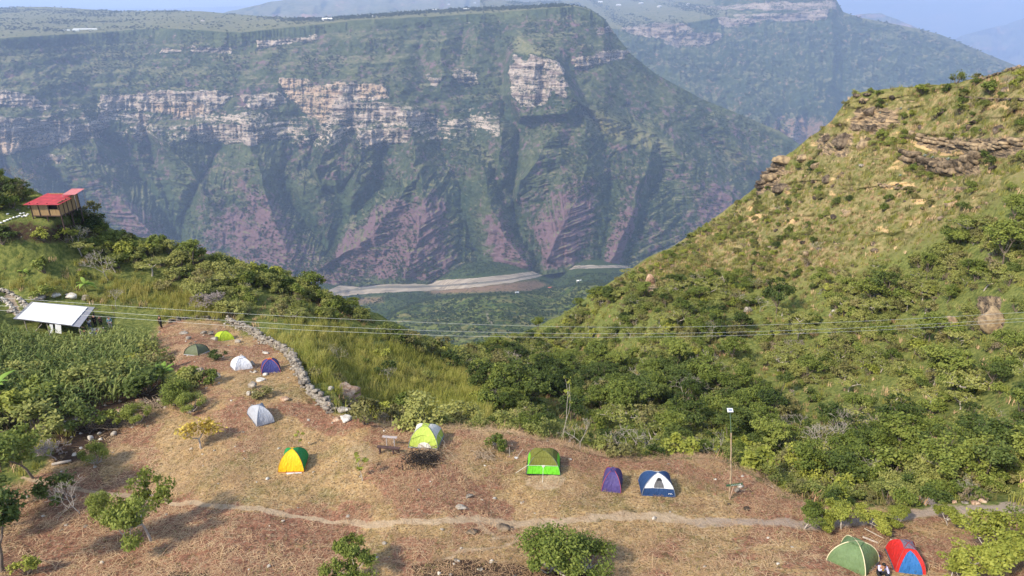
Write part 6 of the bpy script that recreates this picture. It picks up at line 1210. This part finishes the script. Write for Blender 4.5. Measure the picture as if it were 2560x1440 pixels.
# ------------------------------------------------------------------ people
SKIN = plain('skin', (0.34, 0.17, 0.10), 0.6, 0.08, 12); HAIR = plain('black_hair', (0.012, 0.010, 0.009), 0.5, 0.2, 20)
def skin_mesh(name, J, E, R, mat, parent, rootj, sub=1):
    me = bpy.data.meshes.new(name); names = list(J); ix = {n: i for i, n in enumerate(names)}
    me.from_pydata([tuple(J[n]) for n in names], [(ix[a], ix[b]) for a, b in E], []); me.materials.append(mat)
    o = obj(name, me, parent); md = o.modifiers.new('skin', 'SKIN'); md.use_smooth_shade = True
    for i, n in enumerate(names):
        rr = R[n]; me.skin_vertices[0].data[i].radius = (rr, rr) if np.isscalar(rr) else rr; me.skin_vertices[0].data[i].use_root = (n == rootj)
    sb = o.modifiers.new('sub', 'SUBSURF'); sb.levels = sub; sb.render_levels = sub; return o
def person(loc, yaw, pose, top, bottom, label, height=1.68, shirt2=None, short=False, hat=None):
    r = bpy.data.objects.new('person', None); link(r); r.location = loc; r.rotation_euler = (0, 0, math.radians(yaw)); s = height/1.7; r.scale = (s,)*3; tag(r, label, 'person')
    J = {k: np.array(v, float) for k, v in pose.items()}; E = [('pelvis', 'belly'), ('belly', 'chest'), ('chest', 'neck'), ('neck', 'head'), ('head', 'crown_')]
    for sd in 'LR':
        E += [('chest', 'sh'+sd), ('sh'+sd, 'el'+sd), ('el'+sd, 'wr'+sd), ('wr'+sd, 'hd'+sd), ('pelvis', 'hp'+sd), ('hp'+sd, 'kn'+sd), ('kn'+sd, 'an'+sd), ('an'+sd, 'to'+sd)]
        d = J['hd'+sd]-J['wr'+sd]; d /= np.linalg.norm(d)+1e-6; up = np.array([0, 0, 1.0]); si = np.cross(d, up); si /= np.linalg.norm(si)+1e-6
        for f in range(5):
            o_ = (f-1.5)*0.022; L = (0.075, 0.085, 0.08, 0.062, 0.055)[f]
            tip = J['hd'+sd]+si*o_+d*L-np.array([0, 0, 0.02]) if f < 4 else J['hd'+sd]-d*0.03+si*(-0.06)+d*0.05
            mid = J['hd'+sd]+si*o_*0.9+d*0.03 if f < 4 else J['hd'+sd]-d*0.02-si*0.035
            J['m%s%d' % (sd, f)] = mid; J['f%s%d' % (sd, f)] = tip; E += [('hd'+sd, 'm%s%d' % (sd, f)), ('m%s%d' % (sd, f), 'f%s%d' % (sd, f))]
    J['nose'] = J['head']+J['fwd']*0.115-np.array([0, 0, 0.0]); E.append(('head', 'nose')); del J['fwd']
    R = dict(pelvis=0.13, belly=0.115, chest=0.135, neck=0.055, head=0.085, crown_=0.06, nose=0.014)
    for sd in 'LR':
        R.update({'sh'+sd: 0.055, 'el'+sd: 0.042, 'wr'+sd: 0.028, 'hd'+sd: 0.03, 'hp'+sd: 0.085, 'kn'+sd: 0.06, 'an'+sd: 0.04, 'to'+sd: 0.035})
        for f in range(5): R['m%s%d' % (sd, f)] = 0.010; R['f%s%d' % (sd, f)] = 0.008
    skin_mesh('body', J, E, R, SKIN, r, 'pelvis')
    T = {k: J[k] for k in ('pelvis', 'belly', 'chest', 'shL', 'shR', 'elL', 'elR', 'wrL', 'wrR')}; T['pelvis'] = J['pelvis']*0.8+J['belly']*0.2; TE = [('pelvis', 'belly'), ('belly', 'chest')]
    for sd in 'LR':
        if short: T['wr'+sd] = J['el'+sd]; T['el'+sd] = (J['sh'+sd]+J['el'+sd])/2
        else: T['wr'+sd] = J['wr'+sd]*0.93+J['el'+sd]*0.07
        TE += [('chest', 'sh'+sd), ('sh'+sd, 'el'+sd), ('el'+sd, 'wr'+sd)]
    skin_mesh('shirt', T, TE, dict(pelvis=0.155, belly=0.14, chest=0.16, shL=0.075, shR=0.075, elL=0.06, elR=0.06, wrL=0.045, wrR=0.045), top, r, 'pelvis')
    if shirt2:
        d = J['chest']+np.array([0, -0.055, 0]); b = J['belly']+np.array([0, -0.06, 0]); skin_mesh('undershirt', {'a': b, 'b': d}, [('a', 'b')], {'a': 0.115, 'b': 0.115}, shirt2, r, 'a')
    B = {k: J[k] for k in ('pelvis', 'hpL', 'hpR', 'knL', 'knR')}; BE = [('pelvis', 'hpL'), ('pelvis', 'hpR')]; BR = dict(pelvis=0.145, hpL=0.105, hpR=0.105, knL=0.08, knR=0.08)
    for sd in 'LR': B['an'+sd] = J['an'+sd]*0.92+J['kn'+sd]*0.08; BE += [('hp'+sd, 'kn'+sd), ('kn'+sd, 'an'+sd)]; BR['an'+sd] = 0.06
    skin_mesh('trousers', B, BE, BR, bottom, r, 'pelvis')
    for sd in 'LR': skin_mesh('shoe', {'a': J['an'+sd]-np.array([0, 0, 0.01]), 'b': J['to'+sd]}, [('a', 'b')], {'a': 0.055, 'b': 0.045}, HAIR if hat is None else hat, r, 'a')
    hv = ICO2_V.copy(); fw = J['nose']-J['head']; fw /= np.linalg.norm(fw); keep = hv*np.array([0.098, 0.112, 0.12]); front = (hv@fw > 0.25) & (hv[:, 2] < 0.45); keep[front] *= 0.80; low = hv[:, 2] < -0.45; keep[low] *= 0.7
    obj('hair', np_mesh('hair', keep+J['head']+np.array([0, 0, 0.045])-fw*0.012, ICO2_F, HAIR), r)
    for sx in (-1, 1):
        side = np.cross(fw, [0, 0, 1]); obj('eye', np_mesh('eye', ICO2_V*0.011+J['head']+fw*0.088+side*0.032*sx+np.array([0, 0, 0.02]), ICO2_F, HAIR), r)
    return r
STAND = dict(pelvis=(0, 0, 0.95), belly=(0, 0, 1.12), chest=(0, 0, 1.33), neck=(0, 0, 1.47), head=(0, -0.015, 1.57), crown_=(0, -0.01, 1.645), fwd=(0, -1, 0), shL=(-0.19, 0, 1.38), elL=(-0.24, 0.02, 1.12), wrL=(-0.2, -0.12, 0.92), hdL=(-0.19, -0.16, 0.85), shR=(0.19, 0, 1.38), elR=(0.24, 0.02, 1.12), wrR=(0.2, -0.12, 0.92), hdR=(0.19, -0.16, 0.85),
             hpL=(-0.10, 0, 0.9), knL=(-0.11, -0.03, 0.5), anL=(-0.12, 0.02, 0.09), toL=(-0.13, -0.13, 0.04), hpR=(0.10, 0, 0.9), knR=(0.12, -0.03, 0.5), anR=(0.13, 0.03, 0.09), toR=(0.14, -0.12, 0.04))
CROSS = dict(STAND, elL=(-0.25, -0.08, 1.12), wrL=(0.02, -0.2, 1.14), hdL=(0.09, -0.2, 1.17), elR=(0.25, -0.08, 1.12), wrR=(-0.02, -0.23, 1.17), hdR=(-0.09, -0.22, 1.20), knL=(-0.06, -0.02, 0.5), anL=(-0.03, 0.02, 0.09), toL=(-0.03, -0.12, 0.04))
SIT = dict(pelvis=(0, 0, 0.50), belly=(0, -0.03, 0.66), chest=(0, -0.07, 0.88), neck=(0, -0.10, 1.02), head=(0, -0.14, 1.12), crown_=(0, -0.13, 1.19), fwd=(0, -1, 0), shL=(-0.19, -0.06, 0.92), elL=(-0.25, -0.18, 0.70), wrL=(-0.12, -0.38, 0.74), hdL=(-0.07, -0.44, 0.75), shR=(0.19, -0.06, 0.92), elR=(0.25, -0.18, 0.70), wrR=(0.12, -0.38, 0.74), hdR=(0.07, -0.44, 0.75),
           hpL=(-0.10, -0.05, 0.48), knL=(-0.13, -0.45, 0.50), anL=(-0.13, -0.42, 0.09), toL=(-0.13, -0.56, 0.04), hpR=(0.10, -0.05, 0.48), knR=(0.13, -0.45, 0.50), anR=(0.13, -0.42, 0.09), toR=(0.13, -0.56, 0.04))
GROUNDSIT = dict(pelvis=(0, 0, 0.13), belly=(0, -0.05, 0.29), chest=(0.0, -0.12, 0.50), neck=(0, -0.17, 0.63), head=(-0.02, -0.23, 0.72), crown_=(-0.02, -0.20, 0.80), fwd=(-0.2, -0.93, -0.3), shL=(-0.19, -0.11, 0.55), elL=(-0.22, -0.30, 0.42), wrL=(-0.10, -0.34, 0.60), hdL=(-0.07, -0.34, 0.65), shR=(0.19, -0.11, 0.55), elR=(0.30, -0.22, 0.30), wrR=(0.16, -0.46, 0.20), hdR=(0.10, -0.52, 0.16),
                 hpL=(-0.10, -0.06, 0.13), knL=(-0.30, -0.38, 0.30), anL=(-0.05, -0.52, 0.09), toL=(0.02, -0.62, 0.05), hpR=(0.10, -0.06, 0.13), knR=(0.28, -0.36, 0.26), anR=(0.0, -0.48, 0.08), toR=(-0.10, -0.58, 0.05))
cl = {k: plain(k+'_cloth', c, 0.85, 0.12, 6) for k, c in dict(black=(0.016, 0.016, 0.018), white=(0.74, 0.73, 0.74), teal=(0.16, 0.27, 0.32), violet=(0.17, 0.17, 0.42), jeans=(0.07, 0.10, 0.19), grey=(0.22, 0.22, 0.25), lilac=(0.48, 0.46, 0.66), yellow=(0.85, 0.48, 0.02), pink=(0.6, 0.42, 0.45), brown=(0.10, 0.06, 0.045)).items()}
person(G(2200, 1433), -8, GROUNDSIT, cl['lilac'], cl['black'], 'person in lilac jacket and yellow shirt sitting on the straw between two tents', 1.7, cl['yellow'])
person(G(404, 821), -25, CROSS, cl['black'], cl['black'], 'person dressed in black standing alone with folded arms at the top of the clearing', 1.72)
person(G(278, 822), 20, STAND, cl['teal'], cl['grey'], 'person in a teal shirt standing right of the shelter', 1.62)
person(G(240, 818), -10, STAND, cl['black'], cl['black'], 'person in a black shirt standing under the right end of the roof', 1.7)
person(G(227, 826), 10, STAND, cl['white'], cl['jeans'], 'person in a white shirt standing by the corner post of the shelter', 1.6, short=True)
person(G(254, 818), 60, STAND, cl['brown'], cl['black'], 'person in dark brown standing at the back right of the shelter', 1.5)
person(G(230, 846), 200, SIT, cl['white'], cl['grey'], 'person in a white shirt seated at the table, back to us', 1.65, short=True)
person(G(246, 847), 175, SIT, cl['violet'], cl['jeans'], 'person in a violet blue shirt seated at the table', 1.68)
person(G(257, 843), 130, SIT, cl['pink'], cl['black'], 'person in a pale pink shirt at the right end of the table', 1.6, short=True)
person(G(215, 846), 190, SIT, cl['black'], cl['jeans'], 'person in black seated under the corner of the roof', 1.65)
r = root('bag', 2192, 1392, 0, 'blue and white bag on the ground behind the seated person', 'bag'); obj('pouch', np_mesh('pouch', rock_verts(np.random.default_rng(3), (0.2, 0.12, 0.1), ICO2_V, 0.08)+np.array([0, 0, 0.08]), ICO2_F, plain('blue_cloth', (0.06, 0.13, 0.5), 0.7)), r); obj('flap', np_mesh('flap', rock_verts(np.random.default_rng(5), (0.12, 0.1, 0.06), ICO2_V, 0.08)+np.array([-0.15, 0, 0.12]), ICO2_F, cl['white']), r)

# ------------------------------------------------------------------ power cables
WIRE = plain('bare_cable', (0.52, 0.54, 0.52), 0.45, 0.05, 1, 0.3)
WL = (('highest', '-500,722 0,742 90,751 640,787 980,803 1280,815 1640,820 1900,813 2200,802 2560,781 3000,752'), ('middle', '-500,745 0,763 300,782 640,807 980,824 1280,833 1640,835 1900,829 2200,818 2560,796 3000,766'), ('lowest', '-500,760 0,774 300,794 640,820 980,835 1280,844 1640,843 1900,838 2200,826 2560,804 3000,774'))
for nm, s in WL:
    cv = curve(pl(s)); xs = np.linspace(-500, 3000, 60); 
    y_ = cv(xs); y_ = np.convolve(np.pad(y_, 3, mode='edge'), np.ones(7)/7, 'valid'); y_[0] = cv(xs[0])
    pts = [np.array(at(x, y, 60+abs(x-1300)*0.003)) for x, y in zip(xs, y_)]
    o = obj('power_cable', tubes_mesh('power_cable', [(a, b, 0.010, 0.010) for a, b in zip(pts[:-1], pts[1:])], WIRE, 5)); tag(o, nm+' of the three pale cables crossing the whole view', 'cable', 'power cables')

# ------------------------------------------------------------------ far plateau and valley: trees and houses
def far_pt(sheet, px, py):
    PX, PY, P = SHEETS[sheet]; c = int(np.clip(np.searchsorted(PX[0], px), 0, PX.shape[1]-1)); rr = int(np.argmin(np.abs(PY[:, c]-py))); return P[rr, c]
def far_house(sheet, px, py, w, d, h, roofc, label, yaw=0.3, wallc=(0.6, 0.58, 0.54), name='house', cat='house'):
    p = far_pt(sheet, px, py); r = bpy.data.objects.new(name, None); link(r); r.location = p; r.rotation_euler = (0, 0, yaw); tag(r, label, cat)
    obj('wall', box_mesh('wall', [((0, 0, h/2-2), (w, d, h+4))], plain('far_wall_paint', wallc, 0.9)), r)
    V = [(-w/2-.6, -d/2-.6, h), (w/2+.6, -d/2-.6, h), (w/2+.6, 0, h+d*0.25), (-w/2-.6, 0, h+d*0.25), (-w/2-.6, d/2+.6, h), (w/2+.6, d/2+.6, h)]
    obj('roof', np_mesh('roof', np.array(V), np.array([(0, 1, 2, 3), (3, 2, 5, 4)]), plain('far_roof', roofc, 0.6), smooth_sh=False), r)
    for i in (-1, 1): obj('window', box_mesh('window', [((i*w*0.25, -d/2-0.05, h*0.5), (w*0.12, 0.12, h*0.35))], plain('far_window', (0.03, 0.03, 0.035), 0.4)), r)
CT = 'canyon_wall'; nm = 'canyon_terrain'
far_house('canyon_terrain', 212, 74, 130, 16, 4, (0.7, 0.7, 0.7), 'long pale greenhouse on the plateau at left, rear one', 0.12, (0.5, 0.55, 0.5), 'greenhouse', 'greenhouse'); far_house('canyon_terrain', 176, 78, 90, 14, 4, (0.6, 0.62, 0.62), 'long pale greenhouse on the plateau at left, front one', 0.12, (0.5, 0.55, 0.5), 'greenhouse', 'greenhouse')
far_house('canyon_terrain', 817, 50, 60, 20, 6, (0.9, 0.9, 0.9), 'bright white barn on the plateau rim left of centre', 0.0, name='barn', cat='barn'); far_house('canyon_terrain', 505, 53, 20, 12, 5, (0.5, 0.4, 0.35), 'small brown house on the plateau', 0.3)
far_house('canyon_terrain', 935, 42, 22, 14, 5, (0.7, 0.7, 0.68), 'small pale house on the plateau right of the white barn', 0.5); far_house('canyon_terrain', 1165, 26, 35, 18, 6, (0.85, 0.84, 0.8), 'pale house near the skyline in the centre', 0.1); far_house('canyon_terrain', 1085, 27, 30, 16, 6, (0.8, 0.78, 0.75), 'pale house near the skyline left of centre', 0.4)
far_house('valley', 1374, 722, 15, 10, 4, (0.55, 0.13, 0.08), 'red roofed farmhouse on the valley flat', 0.2); far_house('valley', 1447, 703, 16, 7, 3, (0.85, 0.85, 0.85), 'white roofed shed on the valley flat', 0.1, name='shed', cat='shed'); far_house('valley', 1290, 732, 11, 6, 3, (0.45, 0.47, 0.5), 'grey roofed shed below the brown field', 0.1, name='shed', cat='shed')
VW = ('leftmost', 'second', 'middle', 'fourth', 'rightmost', 'left', 'middle', 'right')
for i, (x, y) in enumerate(((1500, 8), (1545, 14), (1600, 10), (1648, 18), (1720, 12), (1120, 12), (1185, 8), (1240, 10))): far_house('far_wall' if x > 1400 else 'ridge_range', x, y, 60, 34, 12, (0.85, 0.83, 0.8), VW[i]+(' pale house of the five on the distant right plateau' if x > 1400 else ' pale house of the three high above the centre'), 0.3*i)
_fm = NT('far_scrub_leaves', 1.0, 0.0); FARM = _fm.base(_fm.ramp(_fm.n('ShaderNodeObjectInfo').outputs['Random'], [(0.0, (0.022, 0.038, 0.014)), (0.6, (0.050, 0.072, 0.026)), (1.0, (0.095, 0.115, 0.042))]))
def matte(me):
    m2 = me.copy(); m2.materials.clear(); m2.materials.append(FARM); return m2
def far_trees(name, sheet, dens_fn, scale, n, kinds, label, seed):
    PX, PY, P = SHEETS[sheet]; a = np.linalg.norm(np.cross(P[:-1, 1:]-P[:-1, :-1], P[1:, :-1]-P[:-1, :-1])[..., :], axis=-1)
    w = a*dens_fn(PX[:-1, :-1], PY[:-1, :-1], P[:-1, :-1]); cdf = np.cumsum(w.ravel()); rg = np.random.default_rng(seed); idx = np.searchsorted(cdf, rg.uniform(0, cdf[-1], n)); r_, c_ = np.unravel_index(idx, w.shape)
    u = rg.uniform(size=(n, 1)); v = rg.uniform(size=(n, 1)); p = P[r_, c_]*(1-u)*(1-v)+P[r_, c_+1]*u*(1-v)+P[r_+1, c_]*(1-u)*v+P[r_+1, c_+1]*u*v
    gn_scatter(name, [matte(PROTO[k][i][1]) for k in kinds for i in range(2)], p, rnd_rot(rg, n, 0.05), rg.uniform(0.6, 1.3, (n, 1))*scale*np.ones((1, 3)), rg.integers(0, 2*len(kinds), n), label)
far_trees('far_woods', 'canyon_terrain', lambda X, Y, P: np.where(Y < PLAT(X)+4, 0.25+3*smooth(fbm(P[..., 0]/260, P[..., 1]/260, 4, 810)*2.2-0.2)+8*smooth((X-600)/200)*smooth((1500-X)/100)*smooth(1-np.abs(Y-SKYA(X)-5)/7), 0), 5.0, 5200, ('shrub_dark', 'shrub_green'), 'trees and hedges dotted over the far plateau', 61)
far_trees('far_woods', 'canyon_terrain', lambda X, Y, P: np.where(Y > PLAT(X)+4, smooth(fbm(P[..., 0]/90, P[..., 2]/90, 4, 820)*1.5+0.35)*(1+1.5*smooth((Y-640)/40)), 0)*(1-masked(X, Y, CLIFF, 5)), 4.2, 26000, ('shrub_dark', 'shrub_green', 'shrub_olive'), 'scrub clinging to the canyon wall', 62)
far_trees('far_woods', 'valley', lambda X, Y, P: (0.25+smooth(fbm(P[..., 0]/60, P[..., 1]/60, 4, 830)*1.6+0.3))*(dline(X, Y, [(a, b) for a, b, c in RIVER]) > 17)*(1-softpoly(X, Y, pl('1190,716 1340,700 1370,712 1330,728 1230,730 1080,735 1060,728'), 4)), 2.6, 26000, ('shrub_dark', 'shrub_green', 'shrub_olive'), 'woods covering the valley hills', 63)
far_trees('far_woods', 'far_wall', lambda X, Y, P: smooth(fbm(P[..., 0]/160, P[..., 2]/160, 4, 840)*1.5+0.3), 7.0, 9000, ('shrub_dark', 'shrub_green'), 'scrub on the distant mountain wall', 64)
# ------------------------------------------------------------------ air
def haze_box():
    bm = bmesh.new()
    bmesh.ops.create_cube(bm, size=1.0)
    for v in bm.verts:
        v.co = Vector((v.co.x*76000, v.co.y*42000+14000, -3200 if v.co.z < 0 else HAZE_TOP))
    me = bpy.data.meshes.new('haze'); bm.to_mesh(me); bm.free()
    m = bpy.data.materials.new('haze_air'); m.use_nodes = True; t = m.node_tree
    t.nodes.remove(t.nodes['Principled BSDF'])
    v = t.nodes.new('ShaderNodeVolumePrincipled'); v.inputs['Color'].default_value = (0.53, 0.68, 1.0, 1)
    v.inputs['Density'].default_value = 8.3e-5; v.inputs['Anisotropy'].default_value = 0.15
    t.links.new(v.outputs[0], t.nodes['Material Output'].inputs['Volume'])
    me.materials.append(m)
    return tag(obj('haze', me), kind='stuff', label='pale blue air filling the canyon')
mz = max((max(v.co.z for v in o.data.vertices) for o in COL.objects if o.type == 'MESH' and o.get('kind') == 'structure'), default=50)
HAZE_TOP = mz+30
print('HAZE_TOP', HAZE_TOP)
haze_box()
